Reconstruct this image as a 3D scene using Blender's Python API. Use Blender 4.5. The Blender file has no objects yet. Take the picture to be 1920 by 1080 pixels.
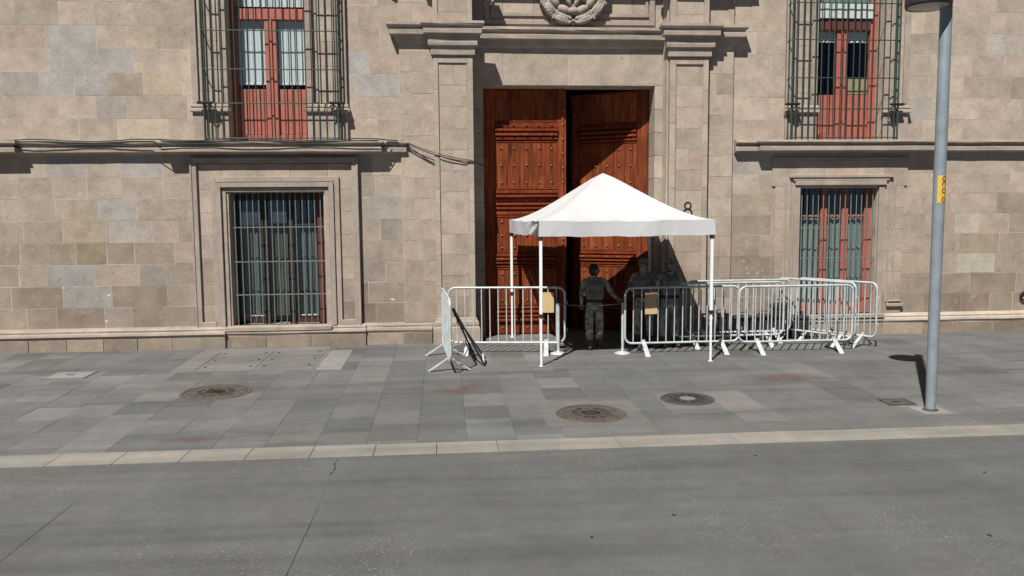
import bpy, bmesh, math, random
from mathutils import Vector, Matrix, Euler
random.seed(7)
R = math.radians
SC = bpy.context.scene
COL = SC.collection

# ------------------------------------------------------------------ camera
yaw, pit, rol = R(4.7), R(-5.27), R(0.49)
fw = Vector((math.sin(yaw)*math.cos(pit), math.cos(yaw)*math.cos(pit), math.sin(pit)))
r0 = Vector((math.cos(yaw), -math.sin(yaw), 0)); u0 = r0.cross(fw)
rt = r0*math.cos(rol) - u0*math.sin(rol); up = rt.cross(fw)
cd = bpy.data.cameras.new('camera'); cam = bpy.data.objects.new('camera', cd); COL.objects.link(cam)
M = Matrix((( rt.x, up.x, -fw.x, 0), (rt.y, up.y, -fw.y, -15.9), (rt.z, up.z, -fw.z, 2.63), (0, 0, 0, 1)))
cam.matrix_world = M
cd.sensor_width = 36.0; cd.lens = 1520/1920*36; cd.clip_end = 2000; cd.clip_start = .1
SC.camera = cam
# ------------------------------------------------------------------ sky and sun
LD = Vector((.56, 1.0, -1.52)).normalized()          # direction the sunlight travels
W = bpy.data.worlds.new('World'); SC.world = W; W.use_nodes = True
nt = W.node_tree; bg = nt.nodes['Background']
sk = nt.nodes.new('ShaderNodeTexSky'); sk.sky_type = 'NISHITA'; sk.sun_disc = False
sk.sun_elevation = math.asin(-LD.z); sk.sun_rotation = math.atan2(-LD.x, -LD.y)
sk.altitude = 2200; sk.air_density = .22; sk.dust_density = .3
nt.links.new(sk.outputs[0], bg.inputs[0]); bg.inputs[1].default_value = 0.05
sd = bpy.data.lights.new('sun', 'SUN'); so = bpy.data.objects.new('sun', sd); COL.objects.link(so)
sd.energy = 4.9; sd.angle = R(.5); sd.color = (1, .95, .88)
so.rotation_euler = LD.to_track_quat('-Z', 'Y').to_euler(); so.location = (-8, -20, 20)
vs = SC.view_settings; vs.view_transform = 'Standard'; vs.look = 'None'; vs.exposure = 0.47; vs.gamma = 1.0
vs.use_curve_mapping = False

# ------------------------------------------------------------------ helpers
def tag(o, label=None, cat=None, group=None, kind=None):
    if label: o['label'] = label
    if cat: o['category'] = cat
    if group: o['group'] = group
    if kind: o['kind'] = kind
    return o
def empty(name, loc=(0, 0, 0), rz=0, parent=None):
    o = bpy.data.objects.new(name, None); COL.objects.link(o); o.location = loc; o.rotation_euler = (0, 0, rz)
    o.empty_display_size = .1
    if parent: o.parent = parent
    return o
def link(name, me, parent=None, loc=(0, 0, 0), rot=(0, 0, 0), scale=(1, 1, 1), color=None):
    o = bpy.data.objects.new(name, me); COL.objects.link(o)
    o.location = loc; o.rotation_euler = rot; o.scale = scale
    if parent: o.parent = parent
    if color: o.color = (*color, 1)
    return o
def copy_tree(o, parent=None):
    c = o.copy(); COL.objects.link(c); c.parent = parent
    for ch in list(o.children): copy_tree(ch, c)
    return c

class MB:
    def __init__(s): s.v = []; s.f = []; s.sm = []; s.mi = []; s.m = 0
    def add(s, v, f, smooth=False):
        b = len(s.v); s.v += [tuple(p) for p in v]
        for q in f: s.f.append(tuple(i+b for i in q)); s.sm.append(smooth); s.mi.append(s.m)
        return s
    def box(s, x0, x1, y0, y1, z0, z1, ch=0, mat=None):
        v = [Vector(p) for p in ((x0,y0,z0),(x1,y0,z0),(x1,y1,z0),(x0,y1,z0),(x0,y0,z1),(x1,y0,z1),(x1,y1,z1),(x0,y1,z1))]
        if mat: v = [mat @ p for p in v]
        return s.add(v, [(0,3,2,1),(4,5,6,7),(0,1,5,4),(1,2,6,5),(2,3,7,6),(3,0,4,7)])
    def cbox(s, x0, x1, y0, y1, z0, z1, c=.01, mat=None):   # box whose 12 edges are chamfered
        bm = bmesh.new(); bmesh.ops.create_cube(bm, size=1)
        for p in bm.verts: p.co = Vector(((x0+x1)/2+p.co.x*(x1-x0), (y0+y1)/2+p.co.y*(y1-y0), (z0+z1)/2+p.co.z*(z1-z0)))
        bmesh.ops.bevel(bm, geom=list(bm.edges), offset=c, segments=1, affect='EDGES')
        bm.verts.index_update()
        v = [(mat @ p.co) if mat else p.co.copy() for p in bm.verts]
        f = [tuple(q.index for q in fc.verts) for fc in bm.faces]; bm.free()
        return s.add(v, f)
    def tube(s, pts, rad, n=8, closed=False, cap=True):
        pts = [Vector(p) for p in pts]; N = len(pts)
        rads = rad if isinstance(rad, (list, tuple)) else [rad]*N
        v = []; f = []; prev = None
        for i, p in enumerate(pts):
            a = pts[(i-1) % N] if (closed or i > 0) else p
            b = pts[(i+1) % N] if (closed or i < N-1) else p
            t = (b-a).normalized()
            if prev is None:
                ref = Vector((0, 0, 1)) if abs(t.z) < .9 else Vector((1, 0, 0))
                nx = t.cross(ref).normalized()
            else:
                nx = (prev - t*prev.dot(t)).normalized()
            prev = nx; ny = t.cross(nx)
            for k in range(n):
                q = 2*math.pi*k/n; v.append(p + (nx*math.cos(q)+ny*math.sin(q))*rads[i])
        for i in range(N if closed else N-1):
            j = (i+1) % N
            for k in range(n):
                f.append((i*n+k, i*n+(k+1) % n, j*n+(k+1) % n, j*n+k))
        s.add(v, f, True)
        if cap and not closed:
            s.add(v[:n][::-1], [tuple(range(n))]); s.add(v[-n:], [tuple(range(n))])
        return s
    def lathe(s, prof, n=24, c=(0, 0, 0), smooth=True):
        v = []; f = []
        for (r_, z) in prof:
            for k in range(n):
                a = 2*math.pi*k/n; v.append((c[0]+r_*math.cos(a), c[1]+r_*math.sin(a), c[2]+z))
        for i in range(len(prof)-1):
            for k in range(n): f.append((i*n+k, i*n+(k+1) % n, (i+1)*n+(k+1) % n, (i+1)*n+k))
        s.add(v, f, smooth)
        m = len(prof)-1
        s.add(v[:n][::-1], [tuple(range(n))]); s.add(v[m*n:], [tuple(range(n))])
        return s
    def ell(s, c, r_, rot=None, nu=12, nv=8):
        v = []; f = []
        Q = rot.to_matrix() if isinstance(rot, Euler) else (rot or Matrix.Identity(3))
        for i in range(nv+1):
            t = math.pi*i/nv
            for k in range(nu):
                a = 2*math.pi*k/nu
                v.append(Vector(c) + Q @ Vector((r_[0]*math.sin(t)*math.cos(a), r_[1]*math.sin(t)*math.sin(a), r_[2]*math.cos(t))))
        for i in range(nv):
            for k in range(nu): f.append((i*nu+k, (i+1)*nu+k, (i+1)*nu+(k+1) % nu, i*nu+(k+1) % nu))
        return s.add(v, f, True)
    def mesh(s, name, mat):
        me = bpy.data.meshes.new(name); me.from_pydata(s.v, [], s.f)
        me.polygons.foreach_set('use_smooth', s.sm)
        for m in (mat if isinstance(mat, (list, tuple)) else [mat]): me.materials.append(m)
        me.polygons.foreach_set('material_index', s.mi); me.update()
        return me
    def build(s, name, mat, parent=None, loc=(0, 0, 0), rot=(0, 0, 0), color=None):
        return link(name, s.mesh(name, mat), parent, loc, rot, color=color)

UNIT = {}
def unit(mat, ch=.012):
    k = (mat.name, ch)
    if k not in UNIT:
        m = MB(); m.cbox(-.5, .5, -.5, .5, -.5, .5, ch) if ch else m.box(-.5, .5, -.5, .5, -.5, .5)
        UNIT[k] = m.mesh('block_'+mat.name, mat)
    return UNIT[k]
def block(name, parent, mat, x0, x1, y0, y1, z0, z1, color=None, ch=.012, rot=(0, 0, 0)):
    return link(name, unit(mat, ch), parent, ((x0+x1)/2, (y0+y1)/2, (z0+z1)/2), rot, (abs(x1-x0), abs(y1-y0), abs(z1-z0)), color)

# ------------------------------------------------------------------ materials
def nodes(name):
    m = bpy.data.materials.new(name); m.use_nodes = True
    t = m.node_tree; return m, t, t.nodes['Principled BSDF']
def N(t, ty, **kw):
    n = t.nodes.new(ty)
    for k, v in kw.items():
        if k.startswith('i_'): n.inputs[k[2:].replace('_', ' ')].default_value = v
        else: setattr(n, k, v)
    return n
def mulc(t, a, b, fac=1.0, blend='MULTIPLY'):
    n = t.nodes.new('ShaderNodeMix'); n.data_type = 'RGBA'; n.blend_type = blend
    for s, i in ((a, 6), (b, 7)):
        if hasattr(s, 'is_output'): t.links.new(s, n.inputs[i])
        else: n.inputs[i].default_value = s
    if hasattr(fac, 'is_output'): t.links.new(fac, n.inputs[0])
    else: n.inputs[0].default_value = fac
    return n.outputs[2]
def ramp(t, src, stops):
    r_ = t.nodes.new('ShaderNodeValToRGB'); e = r_.color_ramp.elements
    while len(e) < len(stops): e.new(.5)
    for el, (p, c) in zip(e, stops):
        el.position = p; el.color = (c, c, c, 1) if not isinstance(c, tuple) else (*c, 1)
    t.links.new(src, r_.inputs[0]); return r_.outputs[0]
def coords(t, scale=(1, 1, 1), rnd=True):
    g = N(t, 'ShaderNodeNewGeometry'); out = g.outputs['Position']
    if rnd:
        oi = N(t, 'ShaderNodeObjectInfo'); mu = N(t, 'ShaderNodeMath', operation='MULTIPLY'); mu.inputs[1].default_value = 43.0
        t.links.new(oi.outputs['Random'], mu.inputs[0])
        ad = N(t, 'ShaderNodeVectorMath', operation='ADD'); t.links.new(out, ad.inputs[0]); t.links.new(mu.outputs[0], ad.inputs[1]); out = ad.outputs[0]
    mp = N(t, 'ShaderNodeMapping'); mp.inputs['Scale'].default_value = scale; t.links.new(out, mp.inputs[0])
    return mp.outputs[0]
def noise(t, co, scale, detail=5, rough=.6):
    n = N(t, 'ShaderNodeTexNoise'); n.inputs['Scale'].default_value = scale; n.inputs['Detail'].default_value = detail; n.inputs['Roughness'].default_value = rough
    t.links.new(co, n.inputs['Vector']); return n.outputs[0]
def bump(t, bs, h, strength, dist):
    b = N(t, 'ShaderNodeBump'); b.inputs['Strength'].default_value = strength; b.inputs['Distance'].default_value = dist
    t.links.new(h, b.inputs['Height']); t.links.new(b.outputs[0], bs.inputs['Normal'])

def stone_mat(name, base=None, spots=0, pit_=.55, rough=.92):
    m, t, b = nodes(name); b.inputs['Roughness'].default_value = rough; b.inputs['Specular IOR Level'].default_value = .2
    co = coords(t); cw = coords(t, rnd=False)
    if base is None:
        oi = N(t, 'ShaderNodeObjectInfo'); c = oi.outputs['Color']
    else: c = (*base, 1)
    c = mulc(t, c, ramp(t, noise(t, co, 3.0, 6, .65), [(.25, .74), (.75, 1.2)]))
    c = mulc(t, c, ramp(t, noise(t, cw, .9, 4, .6), [(.3, (.90, .88, .86)), (.7, (1.08, 1.06, 1.04))]))
    c = mulc(t, c, ramp(t, noise(t, co, 40, 3, .7), [(.3, .86), (.7, 1.10)]))
    st = ramp(t, noise(t, co, 7, 5, .75), [(.60, 1.0), (.72, .68)]); c = mulc(t, c, st, .7)
    pits = ramp(t, noise(t, co, 22, 2, .5), [(.28, .5), (.36, 1.0)]); c = mulc(t, c, pits, pit_)
    if spots:
        w = ramp(t, noise(t, co, 9, 3, .6), [(.66, 0.0), (.70, 1.0)]); c = mulc(t, c, (.62, .6, .56, 1), w, 'MIX')
    t.links.new(c, b.inputs['Base Color'])
    w = ramp(t, noise(t, co, 4.5, 6, .7), [(.60, 0.0), (.74, .35)]); c = mulc(t, c, (.50, .455, .40, 1), w, 'MIX'); t.links.new(c, b.inputs['Base Color'])
    hb = N(t, 'ShaderNodeMath', operation='MULTIPLY_ADD'); hb.inputs[1].default_value = .9; t.links.new(noise(t, co, 4, 5, .6), hb.inputs[0]); t.links.new(noise(t, co, 20, 8, .72), hb.inputs[2])
    bump(t, b, hb.outputs[0], .32, .014)
    return m
def plain(name, col, rough=.6, metal=0.0, var=.12, vs_=12, bmp=0.0, spec=.4):
    m, t, b = nodes(name); b.inputs['Roughness'].default_value = rough; b.inputs['Metallic'].default_value = metal
    b.inputs['Specular IOR Level'].default_value = spec
    co = coords(t)
    c = mulc(t, (*col, 1), ramp(t, noise(t, co, vs_, 5, .65), [(.3, 1-var), (.7, 1+var)]))
    t.links.new(c, b.inputs['Base Color'])
    if bmp: bump(t, b, noise(t, co, vs_*4, 5, .6), bmp, .005)
    return m
def wood_mat(name, lo, hi):
    m, t, b = nodes(name); b.inputs['Roughness'].default_value = .65; b.inputs['Specular IOR Level'].default_value = .1
    co = coords(t, (9, 9, .7))
    n1 = noise(t, co, 2.2, 8, .7)
    r_ = t.nodes.new('ShaderNodeValToRGB'); e = r_.color_ramp.elements; e[0].position = .3; e[1].position = .7; e[0].color = (*lo, 1); e[1].color = (*hi, 1)
    t.links.new(n1, r_.inputs[0])
    c = mulc(t, r_.outputs[0], ramp(t, noise(t, coords(t), 1.6, 3, .5), [(.3, .7), (.7, 1.25)]))
    oi = N(t, 'ShaderNodeObjectInfo'); c = mulc(t, c, ramp(t, oi.outputs['Random'], [(0, .82), (1, 1.15)]))
    t.links.new(c, b.inputs['Base Color']); bump(t, b, n1, .25, .004)
    return m
def ground_mat(name, objcol=True, base=(.14, .14, .14), specks=0.0, scale=1.0):
    m, t, b = nodes(name); b.inputs['Roughness'].default_value = .85; b.inputs['Specular IOR Level'].default_value = .25
    cw = coords(t, rnd=False); co = coords(t) if objcol else cw
    c = N(t, 'ShaderNodeObjectInfo').outputs['Color'] if objcol else (*base, 1)
    c = mulc(t, c, ramp(t, noise(t, coords(t, (1, .35, 1), rnd=False), .9*scale, 6, .65), [(.3, .88), (.7, 1.12)]))
    c = mulc(t, c, ramp(t, noise(t, cw, 5*scale, 6, .7), [(.3, .9), (.7, 1.1)]))
    c = mulc(t, c, ramp(t, noise(t, co, 70, 3, .7), [(.3, .84), (.7, 1.14)]))
    c = mulc(t, c, ramp(t, noise(t, cw, 1.7, 3, .5), [(.60, (1, 1, 1)), (.75, (1.06, 1.0, .97))]))
    c = mulc(t, c, ramp(t, noise(t, coords(t, (.12, 1.3, 1), rnd=False), 1.6, 5, .6), [(.32, .80), (.5, 1.0), (.7, 1.14)]))
    st = ramp(t, noise(t, coords(t, (.6, 1, 1), rnd=False), 1.3, 5, .7), [(.63, 1.0), (.74, .78)]); c = mulc(t, c, st, .8)
    if specks:
        a = ramp(t, noise(t, cw, 38, 2, .5), [(.62, 0.0), (.67, 1.0)])
        z = ramp(t, noise(t, cw, .55, 4, .6), [(.46, 0.0), (.62, 1.0)])
        f = N(t, 'ShaderNodeMath', operation='MULTIPLY'); t.links.new(a, f.inputs[0]); t.links.new(z, f.inputs[1])
        f2 = N(t, 'ShaderNodeMath', operation='MULTIPLY'); t.links.new(f.outputs[0], f2.inputs[0]); f2.inputs[1].default_value = specks
        c = mulc(t, c, (.26, .25, .235, 1), f2.outputs[0], 'MIX')
    t.links.new(c, b.inputs['Base Color'])
    bump(t, b, noise(t, cw, 55, 5, .7), .35, .006)
    return m

STONE = stone_mat('cut stone'); SPOT = stone_mat('cut stone with paint spots', spots=1)
TRIM = stone_mat('stone trim', (.335, .292, .252), pit_=.35)
MORTAR = stone_mat('lime mortar', (.43, .385, .33), pit_=.2)
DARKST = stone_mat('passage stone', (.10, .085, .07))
WOOD = wood_mat('varnished red wood', (.045, .010, .005), (.31, .078, .026))
WOODM = wood_mat('varnished wood moulding', (.085, .016, .007), (.24, .05, .016))
STUD = plain('bronze stud', (.22, .13, .07), .4, .6)
SALMON = plain('salmon red paint', (.345, .11, .08), .6, var=.14, vs_=6, bmp=.1)
MAROON = plain('dark brown paint', (.028, .021, .017), .6)
REDP = plain('dull red paint', (.11, .032, .026), .6)
IRON = plain('dark green iron paint', (.035, .062, .052), .5, .1, .2)
IRONL = plain('weathered green iron paint', (.135, .17, .158), .55, .1, .2)
BLACKI = plain('black iron', (.016, .016, .017), .55, .2)
WHITE, _t, _b = nodes('white fabric'); _b.inputs['Roughness'].default_value = .85
_c = mulc(_t, (.49, .502, .515, 1), ramp(_t, noise(_t, coords(_t), 1.6, 4, .6), [(.3, .93), (.7, 1.03)])); _t.links.new(_c, _b.inputs['Base Color'])
bump(_t, _b, noise(_t, coords(_t, (1, 1, .8)), 2.2, 3, .5), .3, .10)
LEGW = plain('white enamelled tube', (.78, .78, .77), .45, var=.05)
GALV = plain('galvanised pale tube', (.48, .52, .52), .45, .15, .26, 6)
SHEET = plain('pale blue sheet', (.52, .60, .63), .6, var=.06, vs_=3)
POLE = plain('blue grey pole paint', (.225, .265, .295), .45, .1, .14, 5)
LAMPD = plain('dark grey luminaire', (.05, .05, .048), .45, .3)
LENS = plain('frosted lens', (.42, .40, .38), .35)
BLACKP = plain('black plastic', (.018, .018, .019), .6)
BLACKF = plain('black canvas', (.022, .022, .026), .85, var=.3, bmp=.2)
CARD = plain('tan cardboard', (.50, .37, .19), .85, var=.08)
YEL = plain('yellow sticker', (.60, .40, .06), .5)
INK = plain('dark ink', (.05, .03, .04), .6)
CASTI = plain('brown cast iron', (.105, .088, .078), .7, .25, .35, 8, .5)
CASTD = plain('grey cast iron', (.065, .063, .062), .7, .25, .35, 8, .5)
CONC = ground_mat('pale concrete', False, (.168, .164, .157))
CONCP = ground_mat('grey concrete patch', False, (.143, .140, .135))
CONCL = ground_mat('light new concrete', False, (.215, .212, .207))
PAVE = ground_mat('grey paving stone', True)
KERB = ground_mat('cream kerb stone', True)
ROADM = ground_mat('road concrete', True, specks=.7)
JOINT = plain('dirty joint', (.085, .084, .08), .9, var=.2)
BLINDW = plain('pale blue blind', (.66, .71, .73), .8, var=.05)
BLINDG = plain('pale green pelmet', (.46, .53, .50), .8, var=.05)
PAPERW = plain('white blind edge', (.80, .80, .78), .8, var=.03)
CURTG = plain('grey green curtain', (.20, .255, .245), .85, var=.12, vs_=4)
CURTB = plain('blue grey curtain', (.095, .125, .128), .85, var=.15, vs_=4)
CURTS = plain('sheer brown grey curtain', (.085, .085, .075), .85, var=.2, vs_=4)
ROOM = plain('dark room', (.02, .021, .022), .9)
TANP = plain('tan paper', (.42, .33, .20), .85)
CAMO, _t, _b = nodes('camouflage cloth'); _b.inputs['Roughness'].default_value = .9
_c = ramp(_t, noise(_t, coords(_t), 11, 3, .5), [(.38, (.12, .125, .098)), (.5, (.25, .255, .205)), (.62, (.34, .325, .27))]); _t.links.new(_c, _b.inputs['Base Color']); bump(_t, _b, noise(_t, coords(_t, (1, 1, .6)), 14, 3, .55), .9, .03)
SKIN = plain('skin', (.26, .14, .09), .6, var=.05)
HAIR = plain('black hair', (.012, .011, .011), .6)
BOOT = plain('dark leather', (.035, .025, .02), .5)
VEST = plain('olive webbing', (.165, .17, .132), .9, var=.25)
EYE = plain('eye white', (.6, .6, .58), .3)
MASK = plain('pale face mask', (.30, .32, .34), .85)
# glass: a clear pane that mirrors a little at grazing angles
GLASS, _t, _b = nodes('window glass')
_t.nodes.remove(_b); _o = _t.nodes['Material Output']
_tr = N(_t, 'ShaderNodeBsdfTransparent'); _tr.inputs[0].default_value = (.93, .95, .95, 1); _gl = N(_t, 'ShaderNodeBsdfGlossy'); _gl.inputs['Roughness'].default_value = .06
_lw = N(_t, 'ShaderNodeLayerWeight'); _lw.inputs[0].default_value = .5; _pw = N(_t, 'ShaderNodeMath', operation='POWER'); _pw.inputs[1].default_value = 4.0
_fr = N(_t, 'ShaderNodeMath', operation='MULTIPLY_ADD'); _fr.inputs[1].default_value = .8; _fr.inputs[2].default_value = .04; _mx = N(_t, 'ShaderNodeMixShader')
_t.links.new(_lw.outputs['Facing'], _pw.inputs[0]); _t.links.new(_pw.outputs[0], _fr.inputs[0])
_t.links.new(_fr.outputs[0], _mx.inputs[0]); _t.links.new(_tr.outputs[0], _mx.inputs[1]); _t.links.new(_gl.outputs[0], _mx.inputs[2]); _t.links.new(_mx.outputs[0], _o.inputs[0])

# ------------------------------------------------------------------ ground
SL = .015
def sz(y): return SL*(y+6.9)
AX = math.atan(SL)
g = MB(); g.add([(-300, -400, -.06), (300, -400, -.06), (300, 200, -.06), (-300, 200, -.06)], [(0, 1, 2, 3)])
tag(g.build('ground', JOINT), kind='structure')
g = MB(); g.add([(-60, -60, -.012), (60, -60, -.012), (60, -6.6, -.012), (-60, -6.6, -.012)], [(0, 1, 2, 3)])
road = tag(g.build('road', JOINT), kind='structure')
xe = [-30, -14.7, -10.2, -7.94, -5.69, -3.44, -1.19, 16.0, 30]
for a, b_ in zip(xe[:-1], xe[1:]):
    k = random.uniform(.97, 1.03)
    block('slab', road, ROADM, a+.0006, b_-.0006, -40, -7.152, -.05, 0, (.106*k, .1075*k, .107*k), ch=0)
CRACK = plain('crack', (.035, .034, .033), .95, var=.3)
rk = random.Random(8)
for (x0, y0, y1) in ((-3.44, -13.0, -8.2), (-1.19, -13.5, -8.55), (-1.19, -7.75, -7.17), (-5.69, -12, -7.9)):
    n_ = 60; vv = []; ff = []; xx = x0
    for i in range(n_+1):
        t_ = i/n_; xx = x0+.012*math.sin(t_*9+x0)+rk.uniform(-.004, .004); w_ = (.0055+.0035*math.sin(t_*23)+rk.uniform(-.001, .0015))*min(1, (1-t_)*3+.05)
        vv += [(xx-w_, y0+(y1-y0)*t_, .0015), (xx+w_, y0+(y1-y0)*t_, .0015)]
    ff = [(2*i, 2*i+1, 2*i+3, 2*i+2) for i in range(n_)]
    g = MB(); g.add(vv, ff); g.build('crack', CRACK, road)
g = MB(); g.add([(-60, -6.72, sz(-6.72)-.008), (60, -6.72, sz(-6.72)-.008), (60, .9, sz(.9)-.008), (-60, .9, sz(.9)-.008)], [(0, 1, 2, 3)])
sidewalk = tag(g.build('sidewalk', JOINT), kind='structure')
kerb = empty('kerb'); tag(kerb, kind='structure')
x = -16.0
while x < 20:
    k = random.uniform(.92, 1.06); ln = .69
    block('kerb_stone', kerb, KERB, x+(.004 if x < 0 else .0015), x+ln-(.004 if x < 0 else .0015), -7.145, -6.70, -.05, .004+random.uniform(-.001, .002), (.232*k, .220*k, .202*k*random.uniform(.96, 1.0)), ch=.004)
    x += ln
# paving slabs in columns that run towards the wall
rs = random.Random(21)
cw_, rl = .58, .68
farpieces = MB(); cands = []; xx = -12.54
while xx < 17:
    y = -6.695 - rs.uniform(0, rl); first = True
    while y < -.02:
        y0, y1 = max(y, -6.695), min(y+rl, -.02)
        y += rl
        if y1-y0 < .08: continue
        yc = (y0+y1)/2; d = yc+15.9
        lim = .65*d+.35
        left = xx < 1.5
        v = rs.gauss(0, .12 if left else .07); v = max(-.2, min(.24, v)); w = rs.gauss(0, .012)
        b0 = .123
        c = (b0*(1+v+w), b0*(1+v)*1.01, b0*(1+v-w)*1.005)
        xc = xx+cw_/2
        vis = -lim+.09*d-.2 < xc < lim+.09*d
        if vis:
            cands.append((d, xx, y0, y1, yc, c, left, rs.uniform(-.0022, .0022)))
        else:
            farpieces.box(xx+.003, xx+cw_-.003, y0+.003, y1-.003, sz(yc)-.05, sz(yc))
    xx += cw_
cands.sort(key=lambda q: q[0])
for i, (d, xx, y0, y1, yc, c, left, dz) in enumerate(cands):
    gp = .0018 if left else .0012
    if i < 300: block('paving_slab', sidewalk, PAVE, xx+gp, xx+cw_-gp, y0+gp, y1-gp, sz(yc)-.05, sz(yc)+dz, c, ch=0, rot=(AX, 0, 0))
    else: farpieces.box(xx+gp, xx+cw_-gp, y0+gp, y1-gp, sz(yc)-.05, sz(yc))
fp = farpieces.build('paving_slabs', PAVE, sidewalk, color=(.128, .128, .126)); tag(fp, kind='stuff')

def plate(name, pts, mat, h=.006, parent=None, z0=-.03):
    m = MB(); n = len(pts)
    v = [(p[0], p[1], sz(p[1])+z0) for p in pts]+[(p[0], p[1], sz(p[1])+h) for p in pts]
    f = [tuple(range(n))[::-1], tuple(range(n, 2*n))]+[(i, (i+1) % n, n+(i+1) % n, n+i) for i in range(n)]
    m.add(v, f); return m.build(name, mat, parent)
def rect(x0, x1, y0, y1): return [(x0, y0), (x1, y0), (x1, y1), (x0, y1)]
plate('concrete_patch', rect(1.22, 2.53, -6.2, -5.02), CONCP, .005, sidewalk)
plate('concrete_patch', rect(2.92, 4.2, -5.78, -4.62), CONCP, .005, sidewalk)
plate('concrete_patch', rect(3.66, 4.2, -5.77, -4.63), CONC, .009, sidewalk)
plate('concrete_patch', rect(-2.17, -1.75, -2.42, -.62), CONCL, .006, sidewalk)
plate('concrete_patch', rect(-4.55, -2.2, -2.36, -.22), CONC, .004, sidewalk)
plate('concrete_patch', rect(-.3, 1.75, -2.95, -2.35), CONCP, .005, sidewalk)

def manhole(x, y, r_, mat, label, rings, hub=False):
    o = empty('manhole_cover', (x, y, sz(y))); o.rotation_euler = (AX, 0, .3)
    tag(o, label, 'manhole cover', 'round manhole covers in the pavement')
    MB().lathe([(r_*.90, -.02), (r_*.90, .009), (r_*.90, .011), (r_, .011), (r_*1.01, .004), (r_*1.01, -.02)], 40, smooth=False).build('rim', mat, o)
    m = MB(); m.lathe([(r_*.88, -.02), (r_*.88, .008), (r_*.86, .010), (.02, .010)], 40, smooth=False)
    lid = m.build('lid', mat, o)
    m = MB()
    for rr in rings:
        m.lathe([(rr*r_, .0105), (rr*r_, .016), ((rr-.05)*r_, .016), ((rr-.05)*r_, .0105)], 36, smooth=False)
    for k in range(12):
        a = k*math.pi/6; m.box(.3*r_, .82*r_, -.012, .012, .0105, .015, mat=Matrix.Rotation(a, 4, 'Z'))
    m.build('raised_pattern', mat, o)
    if hub: MB().lathe([(.11, .0105), (.11, .018), (.02, .018)], 24, smooth=False).build('hub', CONC, o)
    return o
manhole(-3.38, -3.87, .50, CASTI, 'worn brown round manhole cover in the paving below the lower left window', (.6, .35))
manhole(1.86, -5.65, .455, CASTI, 'large brown round manhole cover close to the cream kerb', (.62, .34))
manhole(3.33, -5.04, .37, CASTD, 'dark grey round manhole cover with pale centre in a pale concrete patch', (.7,), True)
# twin access hatch with bolts
o = empty('access_hatch', (-3.19, -1.3, sz(-1.3))); o.rotation_euler = (AX, 0, 0)
tag(o, 'twin concrete access hatch with dark bolts set beside the plinth under the left window', 'access hatch')
m = MB(); m.box(-1.04, 1.02, -1.03, -.96, -.02, .012); m.box(-1.04, 1.02, .72, .80, -.02, .012); m.box(-1.04, -.98, -.96, .72, -.02, .012); m.box(.96, 1.02, -.96, .72, -.02, .012)
m.build('frame', CONC, o)
for i, x0 in enumerate((-.97, .005)):
    for (ya, yb, mt) in ((-.955, -.50, CONC if i == 0 else CONCP), (-.495, .26, CONCP), (.265, .715, CONC)):
        m = MB(); m.cbox(x0, x0+.95, ya, yb, -.02, .012, .004)
        p = m.build('hatch_plate', mt, o)
        for bx in (x0+.1, x0+.85):
            q = MB(); q.lathe([(.026, .012), (.026, .019), (.012, .019)], 10, (bx, (ya+yb)/2, 0), False); q.build('bolt', BLACKI, p)
def lid(name, label, cx, cy, w, d, mat, rim, rz=0):
    o = empty(name, (cx, cy, sz(cy)), rz); o.rotation_euler = (AX, 0, rz)
    tag(o, label, 'utility cover')
    m = MB(); t = .03
    m.box(-w, w, -d, -d+t, -.02, .013); m.box(-w, w, d-t, d, -.02, .013); m.box(-w, -w+t, -d+t, d-t, -.02, .013); m.box(w-t, w, -d+t, d-t, -.02, .013)
    m.build('rim', rim, o); m = MB(); m.cbox(-w+t+.006, w-t-.006, -d+t+.006, d-t-.006, -.02, .012, .004); p = m.build('lid', mat, o)
    q = MB(); q.box(-.06, .06, -.015, .015, .0122, .017); q.build('lifting_slot', BLACKI, p)
lid('utility_cover', 'pale square concrete utility cover in the paving at far left', -6.09, -2.38, .33, .27, CONCL, CONC)
lid('utility_cover', 'small dark square utility cover beside the foot of the lamp post', 6.10, -5.52, .19, .16, CASTI, CASTD)
# old reddish stain on the paving
def blob(name, cx, cy, rx, ry, mat, seed, h=.0055):
    q = random.Random(seed); n = 22; pts = []
    for k in range(n):
        a = 2*math.pi*k/n; s = q.uniform(.95, 1.05); pts.append((cx+rx*s*math.cos(a), cy+ry*s*math.sin(a)))
    return plate(name, pts, mat, h, sidewalk, z0=h-.003)
STAIN, _t, _b = nodes('rust stain'); _b.inputs['Roughness'].default_value = .9
_n = noise(_t, coords(_t, rnd=False), 3.2, 6, .7); _b.inputs['Base Color'].default_value = (.155, .10, .082, 1)
_tc = N(_t, 'ShaderNodeTexCoord'); _mp = N(_t, 'ShaderNodeMapping'); _mp.inputs['Location'].default_value = (-1, -1, 0); _mp.inputs['Scale'].default_value = (2, 2, 0); _gr = N(_t, 'ShaderNodeTexGradient', gradient_type='SPHERICAL')
_t.links.new(_tc.outputs['Generated'], _mp.inputs[0]); _t.links.new(_mp.outputs[0], _gr.inputs[0])
_ml = N(_t, 'ShaderNodeMath', operation='MULTIPLY'); _t.links.new(ramp(_t, _n, [(.35, .05), (.75, .55)]), _ml.inputs[0]); _t.links.new(_gr.outputs['Fac'], _ml.inputs[1]); _t.links.new(_ml.outputs[0], _b.inputs['Alpha'])
blob('rust_stain', .25, -4.0, .75, .5, STAIN, 3); blob('rust_stain', 5.2, -3.9, .8, .4, STAIN, 5); blob('rust_stain', -3.0, -6.3, .5, .16, STAIN, 9)

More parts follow.
